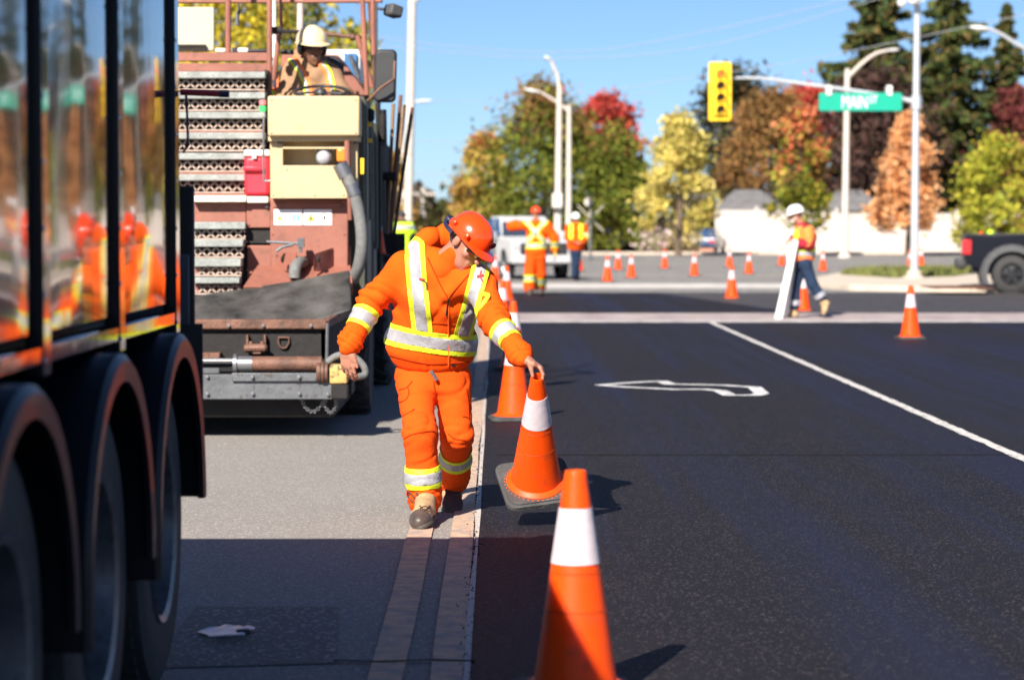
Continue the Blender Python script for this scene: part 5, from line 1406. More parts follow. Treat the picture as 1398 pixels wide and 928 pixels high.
# the cone in the worker's hand: leaning towards the camera and clear of the road
HELD_TIP = W(733.5, 514, 11.43)
held = copy_tree(c0); held['label'] = "orange cone held by its tip in the worker's hand, tilted clear of the road"
ax = Vector((0.0, -math.sin(R(33)), math.cos(R(33)))).normalized()
held.rotation_mode = 'QUATERNION'; held.rotation_quaternion = ax.to_track_quat('Z', 'Y') @ Matrix.Rotation(R(12), 3, 'Z').to_quaternion()
held.scale = (.95, .95, .95); held.location = HELD_TIP - ax * CH * .95
# litter
lt = thing("plastic_litter", "crumpled white plastic wrapper with a black cap lying on the shaded road", "litter", G(308, 865))
vs = []; fs = []; nw = wave_noise(60, 21)
a, b_, c_, d_ = G(270, 866), G(300, 872), G(348, 864), G(312, 857)
for i in range(13):
    for j in range(7):
        u, v = i/12, j/6; p = a.lerp(b_, u*.5).lerp(d_, 0) if False else (a.lerp(c_, u) + (b_ - d_) * (.5 - v) * math.sin(math.pi*min(1, u*.9 + .05)) * .9)
        p.z = .010 + .014 * abs(nw(np.array([tuple(p)], np.float32))[0]); vs.append(p)
for i in range(12):
    for j in range(6): o = i*7+j; fs.append((o, o+7, o+8, o+1))
MB().add(vs, fs).build("wrapper", M("white plastic film", (.62, .62, .68), .3, 0, .1, 6), lt, fix=False, smooth=180)
q = G(332, 862, .03); MB().cbox(q, (.055, .035, .02), Matrix.Rotation(.3, 3, 'Z')).build("cap", BLKPL, lt, bevel=.01)
q = G(308, 865, .03); MB().cbox(q, (.13, .05, .006), Matrix.Rotation(.35, 3, 'Z')).build("fold", M("white plastic film", (.62, .62, .68), .3), lt, bevel=.002)

# ------------------------------------------------------------------ people
SKIN = M("ruddy skin", (0.36, 0.155, 0.10), 0.5, 0, 0.12, 25, .15, 90)
SKIN2 = M("dark brown skin", (0.16, 0.075, 0.045), 0.45, 0, 0.12, 25, .15, 90)
def cloth(name, col, var=.07, bump=.14): return M(name, col, 0.9, 0, var, 5, bump, 55, spec=.15)
HIVIS = cloth("orange fleece", (0.80, 0.085, 0.003))
HIVIS2 = cloth("orange work trousers", (0.78, 0.075, 0.004))
HIVIS3 = cloth("orange sweater", (0.76, 0.075, 0.003))
YTAPE = M("lime yellow tape", (0.62, 0.72, 0.02), 0.6, 0, 0.04, 8, .15, 60)
STAPE = M("silver reflective tape", (0.36, 0.36, 0.385), 0.42, 0.2, 0.08, 14, .3, 30)
HARD_O = M("glossy orange hard hat", (0.90, 0.055, 0.003), 0.22, 0, 0.03, 3, coat=.6)
HARD_W = M("glossy white hard hat", (0.80, 0.80, 0.78), 0.25, 0, 0.03, 3, coat=.5)
HARD_C = M("glossy cream hard hat", (0.72, 0.56, 0.32), 0.3, 0, 0.03, 3, coat=.5)
TAN = M("tan boot leather", (0.42, 0.27, 0.14), 0.75, 0, 0.25, 14, .3, 60)
DKLEA = M("dark scuffed leather", (0.075, 0.055, 0.045), 0.45, 0, 0.3, 14, .2, 50)
SOLE = M("boot sole rubber", (0.06, 0.05, 0.042), 0.75, 0, 0.25, 20)
HAIRM = M("dark grey hair", (0.05, 0.04, 0.035), 0.7, 0, 0.4, 60, .4, 200)
DENIM = cloth("dark navy denim", (0.018, 0.032, 0.065), .2)
BLACKF = M("black frame plastic", (0.012, 0.012, 0.012), 0.3)

def A3(v): return np.array(tuple(v), float)
def frame(f, u):
    f = unit(f); u = np.asarray(u, float); u = unit(u - f * (u @ f)); return np.cross(f, u), f, u    # right, forward, up
def hand_prims(wr, fw, pn, th, curl, s=1.0, thumb=None, spread=.06):
    wr = A3(wr); fw = unit(fw); pn = unit(np.asarray(pn, float) - fw * (fw @ np.asarray(pn, float))); th = unit(np.asarray(th, float) - fw * (fw @ np.asarray(th, float)) - pn * (pn @ np.asarray(th, float)))
    out = [ellp(wr + fw*.05*s, (.056*s, .041*s, .0165*s), (fw, th, pn)), cap(wr - fw*.03*s, wr + fw*.03*s, .028*s, .024*s), cap(wr + fw*.02*s + th*.02*s, wr + fw*.05*s + th*.034*s, .017*s, .014*s)]
    L = [.076, .086, .080, .062]
    fing = []
    for i in range(4):
        off = (.031, .0105, -.0105, -.030)[i]
        p = wr + fw*(.088, .093, .089, .08)[i]*s + th*off*s
        d = unit(fw + th*off/.03*spread); c = curl[i]
        for k, fr in enumerate((.46, .30, .24)):
            a = c[k]; d = unit(d*math.cos(a) + unit(pn - d*(d @ pn))*math.sin(a)) if abs(d @ pn) < .98 else unit(d*math.cos(a) - fw*math.sin(a))
            q = p + d * L[i]*fr*s
            fing.append(cap(p, q, (.0098, .0088, .0080)[k]*s, (.0088, .0080, .0070)[k]*s)); p = q
    tb = wr + fw*.028*s + th*.033*s
    td = unit(thumb if thumb is not None else fw*.7 + th*.6 + pn*.25)
    t1 = tb + td*.038*s; td2 = unit(td + fw*.25 + pn*.2) if thumb is None else unit(td + pn*.15); t2 = t1 + td2*.032*s
    fing += [cap(tb, t1, .0135*s, .011*s), cap(t1, t2, .011*s, .0085*s)]
    return out, fing

def head_prims(C, r, f, u, s=1.0):
    c = lambda a, b, d: C + (r*a + f*b + u*d)*s
    ax = (r, f, u)
    e = lambda a, b, d, rad: ellp(c(a, b, d), tuple(k*s for k in rad), ax)
    big = [e(0, -.008, .03, (.076, .096, .094)), e(0, .03, -.045, (.056, .062, .078)), e(0, .052, -.095, (.034, .035, .026))]
    small = [cap(c(0, .095, .012), c(0, .116, -.03), .008*s, .0145*s), cap(c(-.034, .083, .030), c(.034, .083, .030), .013*s, .013*s),
             cap(c(-.018, .088, -.063), c(.018, .088, -.063), .0095*s, .0095*s), cap(c(-.014, .088, -.078), c(.014, .088, -.078), .009*s, .009*s),
             e(.043, .062, -.022, (.022, .022, .022)), e(-.043, .062, -.022, (.022, .022, .022)), e(0, .078, -.112, (.018, .016, .015))]
    ears = [e(sg*.080, -.004, -.004, (.010, .021, .033)) for sg in (-1, 1)]
    return big, small, ears

def hard_hat(parent, C, r, f, u, mat, s=1.0, tilt=0.0, ridge=True, name="hard_hat"):
    f2 = unit(f*math.cos(tilt) + u*math.sin(tilt)); u2 = unit(np.cross(r, f2))
    O = C + u2*.045*s - f2*.005*s
    a, b, h = .116*s, .142*s, .120*s
    b_ = MB(); n, m = 48, 14; vs = []; fs = []
    def pt(ph, th, k=1.0, dz=0):
        x, y = math.sin(ph), math.cos(ph)
        rr = math.cos(th)**.82; z = math.sin(th)
        bump = (.006*s if ridge and abs(x*rr) < .16 and th > .45 else 0) + (.003*s if ridge and .16 <= abs(x*rr) < .22 and th > .45 else 0)
        p = O + r*(a*k*x*rr) + f2*(b*k*y*rr) + u2*(h*k*z + bump + dz)
        return p
    for j in range(m + 1):
        for i in range(n): vs.append(pt(2*math.pi*i/n, math.pi/2*j/m*.999))
    for j in range(m):
        for i in range(n): fs.append((j*n+i, j*n+(i+1) % n, (j+1)*n+(i+1) % n, (j+1)*n+i))
    # brim: outwards everywhere a little, long at the front
    k = len(vs)
    for ring in range(3):
        for i in range(n):
            ph = 2*math.pi*i/n; fr = max(0, math.cos(ph))
            ext = (.010 + .050*fr**2.2)*s; dn = -(.006 + .016*fr**2)*s
            base = pt(ph, 0, 1.0); dirn = unit(r*math.sin(ph)*.9 + f2*math.cos(ph))
            vs.append(base + dirn*ext*(1, 1, 0)[ring] + u2*(dn*(1, 1.0, .3)[ring] - (0, .005*s, .008*s)[ring]))
    for i in range(n):
        j = (i+1) % n
        fs += [(i, k+i, k+j, j)[::-1], (k+i, k+n+i, k+n+j, k+j)[::-1], (k+n+i, k+2*n+i, k+2*n+j, k+n+j)[::-1]]
    k2 = len(vs)
    for j in range(5):
        for i in range(n): vs.append(pt(2*math.pi*i/n, math.pi/2*j/4*.999, .965, -.004*s))
    for i in range(n): j = (i+1) % n; fs.append((k+2*n+i, k2+i, k2+j, k+2*n+j)[::-1])
    for q in range(4):
        for i in range(n): j = (i+1) % n; fs.append((k2+q*n+i, k2+q*n+j, k2+(q+1)*n+j, k2+(q+1)*n+i)[::-1])
    o = b_.add(vs, fs).build(name, mat, parent, fix=True, smooth=50)
    return o, O, f2, u2

def lines(src, px, rad, name, mat, parent, lift=.002, sub=4):
    bv = src[2]; P = []
    for q in smooth_path([Vector((x, y, 0)) for x, y in px], sub):
        d = ray(q.x, q.y).normalized(); h = bv.ray_cast(Vector((0, 0, CAMH)), d)
        if h[0] is not None: P.append(h[0] - d*lift)
    if len(P) > 1: return MB().tube(P, rad, 6).build(name, mat, parent, fix=False, smooth=60)

def person(label, J, st, group=None, foot=None):
    J = {k: A3(v) for k, v in J.items()}
    s = st.get('s', 1.0); h = st.get('h', .014)
    base = foot if foot is not None else ((J['anL'][0] + J['anR'][0])/2, (J['anL'][1] + J['anR'][1])/2, 0)
    t = thing("person", label, "person", base, group=group)
    r, f, u = frame(st['f'], st['u'])
    C = J['head']
    side = unit(J['shL'] - J['shR'])
    # ---- continuous body
    big, small, ears = head_prims(C, r, f, u, s)
    hands, fingers = [], []
    for k in ('R', 'L'):
        hd = st['hand' + k]
        a, b = hand_prims(J['wr' + k], hd['fw'], hd['pn'], hd['th'], hd['curl'], s, hd.get('thumb')); hands += a; fingers += b
    core = big + [cap(C - u*.075*s - f*.02*s, J['neck'], .054*s, .06*s), econe(J['pel'], J['chest'], side, (.13*s, .09*s), (.14*s, .10*s)), econe(J['chest'], J['neck'], side, (.14*s, .09*s), (.07*s, .06*s)), cap(J['shR'], J['shL'], .045*s, .045*s)]
    for k in ('R', 'L'):
        core += [cap(J['sh'+k], J['el'+k], .042*s, .036*s), cap(J['el'+k], J['wr'+k], .036*s, .026*s), cap(J['pel'], J['hip'+k], .08*s, .07*s), cap(J['hip'+k], J['kn'+k], .065*s, .05*s), cap(J['kn'+k], J['an'+k], .05*s, .036*s)]
    c1, c2, c3, c4, c5 = union(core, .03*s), union(small, .010*s), union(hands, .014*s), union(fingers, .003*s), union(ears, .004*s)
    fb = lambda P: np.minimum(smin(smin(smin(c1(P), c2(P), .014*s), c3(P), .018*s), c4(P), .006*s), smin(c1(P), c5(P), .006*s) + 0)
    allp = np.array([J[k] for k in J]); lo, hi = allp.min(0) - .28*s, allp.max(0) + .28*s
    V, Q = surface(fb, lo, hi, st.get('hb', h), block=8)
    body = np_mesh("body", V, Q, st['skin'], t)
    # ---- jacket
    w = st.get('torso', dict(hem=(.20, .15), waist=(.195, .145), chest=(.205, .15), neck=(.10, .09), sh=.085))
    arm = st.get('arm', (.083, .074, .060, .047))
    wn_, wn2 = wave_noise(17/s, 5), wave_noise(40/s, 6); AN1 = np.array([1.5, 1.2, .55], np.float32); AN2 = np.array([.7, .8, 1.5], np.float32)
    hem = J['hem'] if 'hem' in J else J['pel']
    tp = [econe(hem, J['chest'], side, tuple(k*s for k in w['hem']), tuple(k*s for k in w['chest'])), econe(J['chest'], J['neck'], side, tuple(k*s for k in w['chest']), tuple(k*s for k in w['neck'])), cap(J['shR'], J['shL'], w['sh']*s, w['sh']*s)]
    tp += st.get('jacket_extra', [])
    fa = []
    for k in ('R', 'L'):
        e = J['el'+k]; wrp = J['wr'+k]; c_ = wrp + (e - wrp)*.10
        fa += [union([cap(J['sh'+k], e, arm[0]*s, arm[1]*s), cap(e, c_, arm[1]*s, arm[2]*s), cap(c_, wrp, (arm[2]+.002)*s, arm[3]*s)], .03*s)]
    tor = union(tp, .06*s); wr_amp = st.get('fold', .005)*s
    limbs = [(J['sh'+k], J['el'+k], J['wr'+k]) for k in ('R', 'L')]
    def folds(P, segs, amp, width, lam):
        d = np.zeros(len(P), np.float32)
        for a, e, b in segs:
            ax = unit(b - a); tt = (P - e) @ ax; rad = np.linalg.norm((P - e) - tt[:, None]*ax, axis=1)
            g = np.exp(-(tt/(width*s))**2) * np.exp(-(rad/(.13*s))**4)
            d += g * amp * np.abs(np.sin(tt/(lam*s)*3.14 + wn_(P)*1.1)) 
        return d
    def fj(P):
        d = smin(smin(tor(P), fa[0](P), .05*s), fa[1](P), .05*s)
        d = d - wr_amp*.35*wn_(P*.6) + wr_amp*.9*np.exp(-(wn_(P*AN1)/.22)**2) 
        d = d - folds(P, limbs, wr_amp*2.2, .10, .042) - folds(P, [(a, e + (b - e)*.86, b) for a, e, b in limbs], wr_amp*1.5, .05, .028)
        return d
    if 'jcut' in st: fj0 = fj; fj = lambda P: np.maximum(fj0(P), st['jcut'](P))
    V, Q = surface(fj, lo, hi, h)
    jk = np_mesh(st.get('jname', "jacket"), V, Q, st['jacket'], t)
    res = dict(t=t, body=body, J=J, fr=(r, f, u), jacket=(V, Q, BVHTree.FromPolygons(V.tolist(), Q.tolist())), jo=jk, C=C, side=side)
    # ---- trousers
    leg = st.get('leg', (.115, .092, .082, .078))
    tl = []
    for k in ('R', 'L'):
        tl += [cap(J['hip'+k], J['kn'+k], leg[0]*s, leg[1]*s), cap(J['kn'+k], J['kn'+k] + (J['cuff'+k] - J['kn'+k])*.6, leg[1]*s, leg[2]*s), cap(J['kn'+k] + (J['cuff'+k] - J['kn'+k])*.6, J['cuff'+k], leg[2]*s, leg[3]*s)]
    hipm = (J['hipR'] + J['hipL'])/2; sd2 = unit(J['hipL'] - J['hipR'])
    top = econe(hipm - np.array([0, 0, .02]), J['pel'] + (J['chest'] - J['pel'])*.15, sd2, (.165*s, .125*s), (.165*s, .12*s))
    legR, legL = union(tl[:3], .03*s), union(tl[3:], .03*s)
    ll = [(J['hip'+k], J['kn'+k], J['cuff'+k]) for k in ('R', 'L')]
    def ft(P):
        d = smin(top(P), smin(legR(P), legL(P), .01*s), .05*s)
        d = d - wr_amp*.2*wn_(P*.6) + wr_amp*.7*np.exp(-(wn_(P*AN2)/.2)**2) 
        return d - folds(P, ll, wr_amp*1.0, .10, .05) - folds(P, [(a, e + (b - e)*.88, b) for a, e, b in ll], wr_amp*1.7, .06, .035)
    if st.get('tcut') is not None: ft0 = ft; ft = lambda P: np.maximum(ft0(P), st['tcut'](P))
    V, Q = surface(ft, lo, hi, h)
    tro = np_mesh("trousers", V, Q, st['trousers'], t)
    res.update(trousers=(V, Q, BVHTree.FromPolygons(V.tolist(), Q.tolist())), to=tro)
    # ---- boots
    for k in ('R', 'L'):
        if 'toe'+k not in J: continue
        a, he, to = J['an'+k], J['heel'+k], J['toe'+k]; d = unit(to - he); upv = unit(a - (he + d*.06) ) if np.linalg.norm(a - he) > .01 else np.array([0, 0, 1.])
        upv = unit(upv - d*(upv @ d)); sd = np.cross(d, upv); L = np.linalg.norm(to - he)
        foot_p = [ellp(to - d*.07*s + upv*.038*s, (.082*s, .050*s, .044*s), (d, sd, upv)), cap(he + d*.045*s + upv*.045*s, to - d*.09*s + upv*.045*s, .040*s, .044*s), cap(he + d*.05*s + upv*.05*s, a + upv*.03*s, .045*s, .05*s), cap(to - d*.10*s + upv*.06*s, a + d*.02*s, .035*s, .045*s)]
        ff = union(foot_p, .03*s); O = he.copy()
        fbt = lambda P, ff=ff, O=O, upv=upv: np.maximum(ff(P), -((P - O) @ upv) + .016*s)
        pts = np.stack([a, he, to]); 
        Vb, Qb = surface(fbt, pts.min(0) - .14*s, pts.max(0) + .14*s, st.get('hboot', h*.7))
        bt = np_mesh("boot", Vb, Qb, st['boot'], t)
        sp_ = [ellp(to - d*.075*s + upv*.012*s, (.088*s, .054*s, .04*s), (d, sd, upv)), ellp(he + d*.05*s + upv*.012*s, (.056*s, .045*s, .04*s), (d, sd, upv)), cap(he + d*.05*s, to - d*.08*s, .040*s, .043*s)]
        sf = union(sp_, .02*s)
        fso = lambda P, sf=sf, O=O, upv=upv: np.maximum(np.maximum(sf(P), ((P - O) @ upv) - .026*s), -((P - O) @ upv))
        Vs, Qs = surface(fso, pts.min(0) - .14*s, pts.max(0) + .14*s, st.get('hboot', h*.7))
        np_mesh("sole", Vs, Qs, SOLE, bt, 40)
        if st.get('toecap'):
            patch("toe_cap", (Vb, Qb), ([lambda V, N, to=to, d=d: (V - to) @ d + .062*s]), [DKLEA], bt, .002, .004)
            res['boot' + k] = (Vb, Qb, BVHTree.FromPolygons(Vb.tolist(), Qb.tolist()), bt)
    if 'hat' in st: res['hat'] = hard_hat(t, C, r, f, u, st['hat'], s*st.get('hat_s', 1), st.get('hat_tilt', 0))
    return res
REL = [(.25, .35, .25), (.3, .4, .3), (.35, .4, .3), (.4, .45, .3)]       # relaxed, slightly curled

# ---------------- the worker setting out cones
yb = .17
J1 = dict(head=W(637, 331, 11.70 + yb), neck=W(606, 358, 11.78 + yb), chest=W(598, 398, 11.86 + yb), pel=W(590, 496, 12.05 + yb), hem=W(589, 472, 12.03 + yb),
          shR=W(553, 367, 11.88 + yb), elR=W(506, 412, 11.95 + yb), wrR=W(474, 475, 11.82 + yb), shL=W(655, 386, 11.72 + yb), elL=W(676, 438, 11.52 + yb), wrL=W(715, 490, 11.29 + yb),
          hipR=W(566, 516, 12.24), knR=W(573.5, 592, 11.93), anR=W(584, 676, 12.03), cuffR=W(580, 684, 11.99), hipL=W(616, 516, 12.2), knL=W(624, 592, 12.16), anL=W(618, 662, 12.58), cuffL=W(619, 655, 12.52))
J1['toeR'] = G(575.5, 723, 0.004); J1['heelR'] = J1['toeR'] + Vector((.035, .30, .012))
J1['toeL'] = G(618, 697, 0.01); J1['heelL'] = J1['toeL'] + Vector((.0, .25, .13))
f1, u1 = np.array((.60, -.48, -.64)), np.array((.62, -.30, .72))
hoodp = [cap(W(566, 342, 11.98 + yb), W(586, 325, 12.0 + yb), .040, .038), cap(W(586, 325, 12.0 + yb), W(612, 323, 12.08 + yb), .038, .05), cap(W(612, 322, 12.08 + yb), W(650, 352, 12.02 + yb), .06, .05),
         cap(W(574, 338, 11.86 + yb), W(592, 372, 11.74 + yb), .03, .026), cap(W(592, 372, 11.74 + yb), W(610, 402, 11.70 + yb), .026, .018), cap(W(654, 366, 11.8 + yb), W(634, 388, 11.66 + yb), .032, .026), cap(W(634, 388, 11.66 + yb), W(614, 404, 11.69 + yb), .026, .018)]
hoodp += [econe(W(588, 468, 12.03 + yb), W(589, 480, 12.05 + yb), (1, 0, 0), (.220, .165), (.208, .155))]
curlL = [(.70, .55, .35), (.72, .55, .35), (.72, .55, .35), (.7, .6, .35)]
st1 = dict(hat=HARD_O, hat_s=.88, h=.0075, hb=.0052, f=f1, u=u1, skin=SKIN, jacket=HIVIS, jname="hooded_jacket", trousers=HIVIS2, boot=TAN, toecap=True, hboot=.005, fold=.0085, jacket_extra=hoodp,
           torso=dict(hem=(.215, .16), chest=(.205, .15), neck=(.11, .09), sh=.080),
           arm=(.078, .062, .050, .035), leg=(.098, .080, .078, .079),
           handR=dict(fw=(.02, 0, -1), pn=(.45, .9, 0), th=(.9, -.4, 0), curl=REL, thumb=(.25, -.12, -.95)), handL=dict(fw=(.82, -.02, -.42), pn=(-.4, 0, -.9), th=(0, -1, 0), curl=curlL, thumb=(.30, -.10, -.95)))
p1 = person("worker in orange hooded jacket and orange hard hat bending to set down a cone", J1, st1)
J = p1['J']; t1, jk = p1['t'], p1['jo']; r1, f1, u1 = p1['fr']; C1 = p1['C']
# inner sweater filling the open neck, hair, glasses
sw = union([cap(J['neck'] - np.array([0, .0, .03]), C1 - u1*.075 - f1*.0, .074, .062), cap(A3(W(603, 372, 11.74 + yb)), A3(W(613, 398, 11.78 + yb)), .06, .035)], .03)
V, Q = surface(lambda P: sw(P) - .003*np.abs(wave_noise(50, 8)(P)), C1 - .3, C1 + .3, .007)
np_mesh("sweater_collar", V, Q, HIVIS3, t1)
hs = ellp(C1 + u1*.028 - f1*.010, (.0795, .100, .098), (r1, f1, u1))
nb_ = wave_noise(160, 9)
V, Q = surface(lambda P: np.maximum(np.maximum(hs(P) - .0015*nb_(P), (P - C1) @ f1 + .022), -((P - C1) @ u1) - .05), C1 - .17, C1 + .17, .005)
np_mesh("hair", V, Q, HAIRM, t1)
vs = []; fs = []
for i in range(25):
    tt = -1 + 2*i/24
    for j in range(3):
        hgt = (.020, .0, -.026)[j] * (1 - .25*tt*tt) * (.45 if abs(tt) < .10 and j == 2 else 1)
        vs.append(C1 + r1*.069*tt + f1*(.116 - .052*tt*tt) + u1*(.012 + hgt))
for i in range(24):
    for j in range(2): o = i*3+j; fs.append((o, o+3, o+4, o+1))
g = MB().add(vs, fs).build("safety_glasses", glassy("dark safety lens", (.012, .011, .01)), t1, fix=False, smooth=180)
g.modifiers.new("lens thickness", 'SOLIDIFY').thickness = .003
MB().tube([vs[3*i] for i in range(25)], .0028, 6).build("frame", BLACKF, g)
for sg, k in ((-1, 0), (1, 24)): MB().tube([vs[3*k], C1 + r1*.079*sg + f1*.03 + u1*.025, C1 + r1*.083*sg - f1*.02 + u1*.022, C1 + r1*.082*sg - f1*.05 - u1*.01], .0035, 6).build("temple", BLACKF, g)
for sg in (-1, 1): MB().ell(C1 + r1*.031*sg + f1*.078 + u1*.006, (.0125, .0125, .0125), 12, 8).build("eye", M("eye white", (.7, .66, .62), .2), t1, smooth=60)
hat, HO, hf, hu = p1['hat']
# helmet details: suspension strap, knob, side clips
MB().cbox(HO - hf*.15 - hu*.025, (.05, .035, .035), Vector(tuple(hf)).to_track_quat('Y', 'Z').to_matrix()).build("ratchet_knob", NAVY, hat, bevel=.008)
pts = [HO + r1*.118*math.sin(a) + hf*.144*math.cos(a) - hu*(.02 + .015*math.cos(a)**2) for a in [math.pi*(.55 + .9*k/14) for k in range(15)]]
MB().tube(pts, .011, 6).build("suspension_band", NAVY, hat)
for sg in (-1, 1):
    for off in (.3, -.5): MB().cbox(HO + r1*.114*sg*math.cos(off) + hf*.138*math.sin(off) + hu*.022, (.016, .036, .02), Vector(tuple(hf)).to_track_quat('Y', 'Z').to_matrix()).build("side_slot", HARD_O, hat, bevel=.004)
bd = MB(); bd.ell(HO + hf*.131 + hu*.045, (.03, .006, .02), 12, 6, Matrix((r1, hf, hu)).transposed()); bd.build("badge", M("dark maroon badge", (.12, .01, .01), .4), hat, smooth=60)
# reflective tape
src = p1['jacket']; tap = [YTAPE, STAPE]
A_, B_, C_ = A3(W(530, 453, 12.06 + yb)), A3(W(592, 467, 11.86 + yb)), A3(W(650, 471, 11.98 + yb))
nrm = unit(np.cross(C_ - B_, A_ - B_)); nrm = nrm if nrm[2] > 0 else -nrm
arm_ex = lambda V, N: np.minimum(-near_axis(J['elR'], J['wrR'], .085)(V, N), -near_axis(J['elL'], J['wrL'], .085)(V, N))
patch("reflective_band", src, tri_band(lambda h: plane_band(B_, nrm, h), .055, .029, [arm_ex]), tap, jk)
arm_strap = lambda V, N: -near_axis(J['elL'], J['shL'] + (J['elL'] - J['shL'])*.35, .08)(V, N)
def band_above(V, N): return (V - B_) @ nrm - .054
fr_ = lambda V, N: -N[:, 1] - .05
patch("reflective_band", src, tri_band(lambda h: px_line([(566, 337), (570, 390), (577, 450)], h/.0036), .050, .027, [fr_, band_above]), tap, jk)
patch("reflective_band", src, tri_band(lambda h: px_line([(656, 368), (649, 395), (641, 425), (632, 455)], h/.0036), .044, .024, [lambda V, N: -N[:, 1] + .2, band_above]), tap, jk)
bk = lambda V, N: N[:, 1] - .1
for x0, x1 in ((570, 640), (640, 570)): patch("reflective_band", src, tri_band(lambda h: px_line([(x0, 345), (x1, 450)], h/.0037), .045, .025, [bk, band_above]), tap, jk)
for k, c, w in (('R', W(486, 436, 11.92 + yb), .052), ('L', W(692, 464, 11.44 + yb), .052)):
    ax_ = J['wr'+k] - J['el'+k]; patch("reflective_band", src, tri_band(lambda h: plane_band(A3(c), ax_, h), w, .030, [near_axis(J['el'+k], J['wr'+k], .125)]), tap, jk)
tro = p1['to']
for k, c, w in (('R', W(578, 646, 12.0), .052), ('L', W(620, 627, 12.3), .050)):
    ax_ = J['cuff'+k] - J['kn'+k] if k == 'R' else J['cuff'+k] - J['kn'+k]
    patch("reflective_band", p1['trousers'], tri_band(lambda h: plane_band(A3(c), ax_, h), w, .026, [near_axis(J['kn'+k], J['cuff'+k], .15)]), tap, tro)
# seams, zip, pockets, laces
SEAM = M("darker orange seam", (.35, .03, .002), .9, spec=.1)
lines(src, [(612.5, 405), (612.5, 430), (612.5, 460), (612.5, 500)], .005, "zip", M("zip tape orange", (.8, .12, .01), .5), jk)
lines(src, [(612, 407), (606, 398), (597, 380), (584, 352)], .004, "collar_edge", SEAM, jk); lines(src, [(612, 407), (625, 392), (641, 374)], .004, "collar_edge", SEAM, jk)
lines(src, [(612.5, 408), (611, 418), (609.5, 431)], .005, "zip_pull", BLACKF, jk, .006)
lines(src, [(576, 442), (600, 441.5), (611, 442)], .003, "pocket_seam", SEAM, jk); lines(src, [(613, 442), (632, 446), (648, 455)], .003, "pocket_seam", SEAM, jk)
lines(src, [(531, 484), (560, 492), (590, 496.5), (640, 494)], .004, "hem_seam", SEAM, jk)
lines(src, [(617, 499.5), (621, 499)], .006, "stitched_tag", BLACKF, jk, .003)
REDC = M("red ribbon", (.7, .03, .03), .6)
lines(src, [(657, 370), (656, 378), (660, 385)], .004, "ribbon_cord", REDC, jk, .008); lines(src, [(651, 378), (660, 376)], .008, "ribbon_clip", REDC, jk, .008)
lines(src, [(573, 381), (580, 382)], .006, "ribbon_clip", REDC, jk, .008); lines(src, [(577, 383), (582, 386), (583, 396)], .005, "cord", M("brown cord", (.12, .06, .03), .7), jk, .006)
lines(src, [(655, 398), (662, 402), (667, 404), (660, 414), (652, 425)], .012, "loose_tape_loop", YTAPE, jk, .012)
lt_ = p1['trousers']
for q in ([(545, 532), (555, 529), (563, 520)], [(545, 549), (553, 546), (558, 538), (557, 529)], [(546, 570), (560, 562), (566, 558)], [(550, 601), (562, 593), (590, 588), (597, 594)], [(612, 592), (622, 599), (638, 601)], [(636, 530), (639, 550), (640, 572)], [(592, 520), (595, 545)], [(632, 568), (640, 570)]):
    lines(lt_, q, .0035, "pocket_seam", SEAM, tro)
clipp = lines(lt_, [(588, 506), (592, 512), (596, 519)], .011, "key_clip", M("grey key clip", (.2, .2, .21), .35, .6), tro, .02)
LACE = M("dark brown lace", (.03, .018, .014), .7)
for q in ([(568, 672), (574, 680), (579, 689)], [(568, 672), (573, 684), (580, 692)], [(556, 670), (563, 676), (569, 684), (575, 691)], [(556, 672), (560, 682), (570, 688)]): lines(lt_, q, .0035, "cuff_cord", LACE, tro, .006)
bR = p1['bootR']
for q in ([(573, 694), (580, 691), (587, 694)], [(572, 698), (579, 695), (586, 698)], [(570, 702), (577, 699), (585, 702)], [(573, 690), (580, 698)], [(587, 690), (578, 699)]): lines(bR, q, .003, "lace", LACE, bR[3], .003)

# ---------------- machine operator on the paver
Yo = 20.0
J2 = dict(head=W(426, 66, Yo), neck=W(420, 90, Yo + .06), chest=W(424, 122, Yo + .08), pel=W(428, 178, Yo + .15), hem=W(427, 168, Yo + .14), shR=W(400, 104, Yo + .05), elR=W(392, 140, Yo - .1), wrR=W(428, 136, Yo - .45),
          shL=W(448, 106, Yo + .1), elL=W(467, 136, Yo - .1), wrL=W(463, 129, Yo - .48), hipR=W(412, 180, Yo + .1), knR=W(408, 182, Yo - .36), anR=W(408, 240, Yo - .38), cuffR=W(408, 235, Yo - .38),
          hipL=W(440, 180, Yo + .1), knL=W(446, 182, Yo - .36), anL=W(446, 240, Yo - .38), cuffL=W(446, 235, Yo - .38))
for k in ('R', 'L'):
    J2['heel' + k] = J2['an' + k] + Vector((0, .05, -.10)); J2['toe' + k] = J2['an' + k] + Vector((0, -.2, -.10))
BRN = cloth("brown duck jacket", (.29, .175, .10), .1)
grip = [(.7, .7, .4)] * 4
st2 = dict(h=.012, hb=.008, f=(.34, -.93, -.10), u=(0, -.05, 1), skin=SKIN2, jacket=BRN, trousers=cloth("dark work trousers", (.05, .04, .035)), boot=TAN, s=1.12, hat=HARD_C, fold=.008,
           torso=dict(hem=(.22, .17), chest=(.205, .16), neck=(.12, .10), sh=.10), arm=(.095, .085, .07, .05), jacket_extra=[cap(W(404, 90, Yo + .08), W(412, 76, Yo + .16), .055, .07), cap(W(412, 76, Yo + .16), W(438, 82, Yo + .14), .07, .05), cap(W(405, 92, Yo), W(422, 106, Yo - .06), .04, .03), cap(W(441, 94, Yo), W(430, 106, Yo - .06), .04, .03)],
           handR=dict(fw=(.8, -.4, -.1), pn=(0, -.2, -1), th=(-.3, -.9, 0), curl=grip), handL=dict(fw=(-.75, -.6, -.05), pn=(0, -.1, -1), th=(.5, -.8, 0), curl=grip))
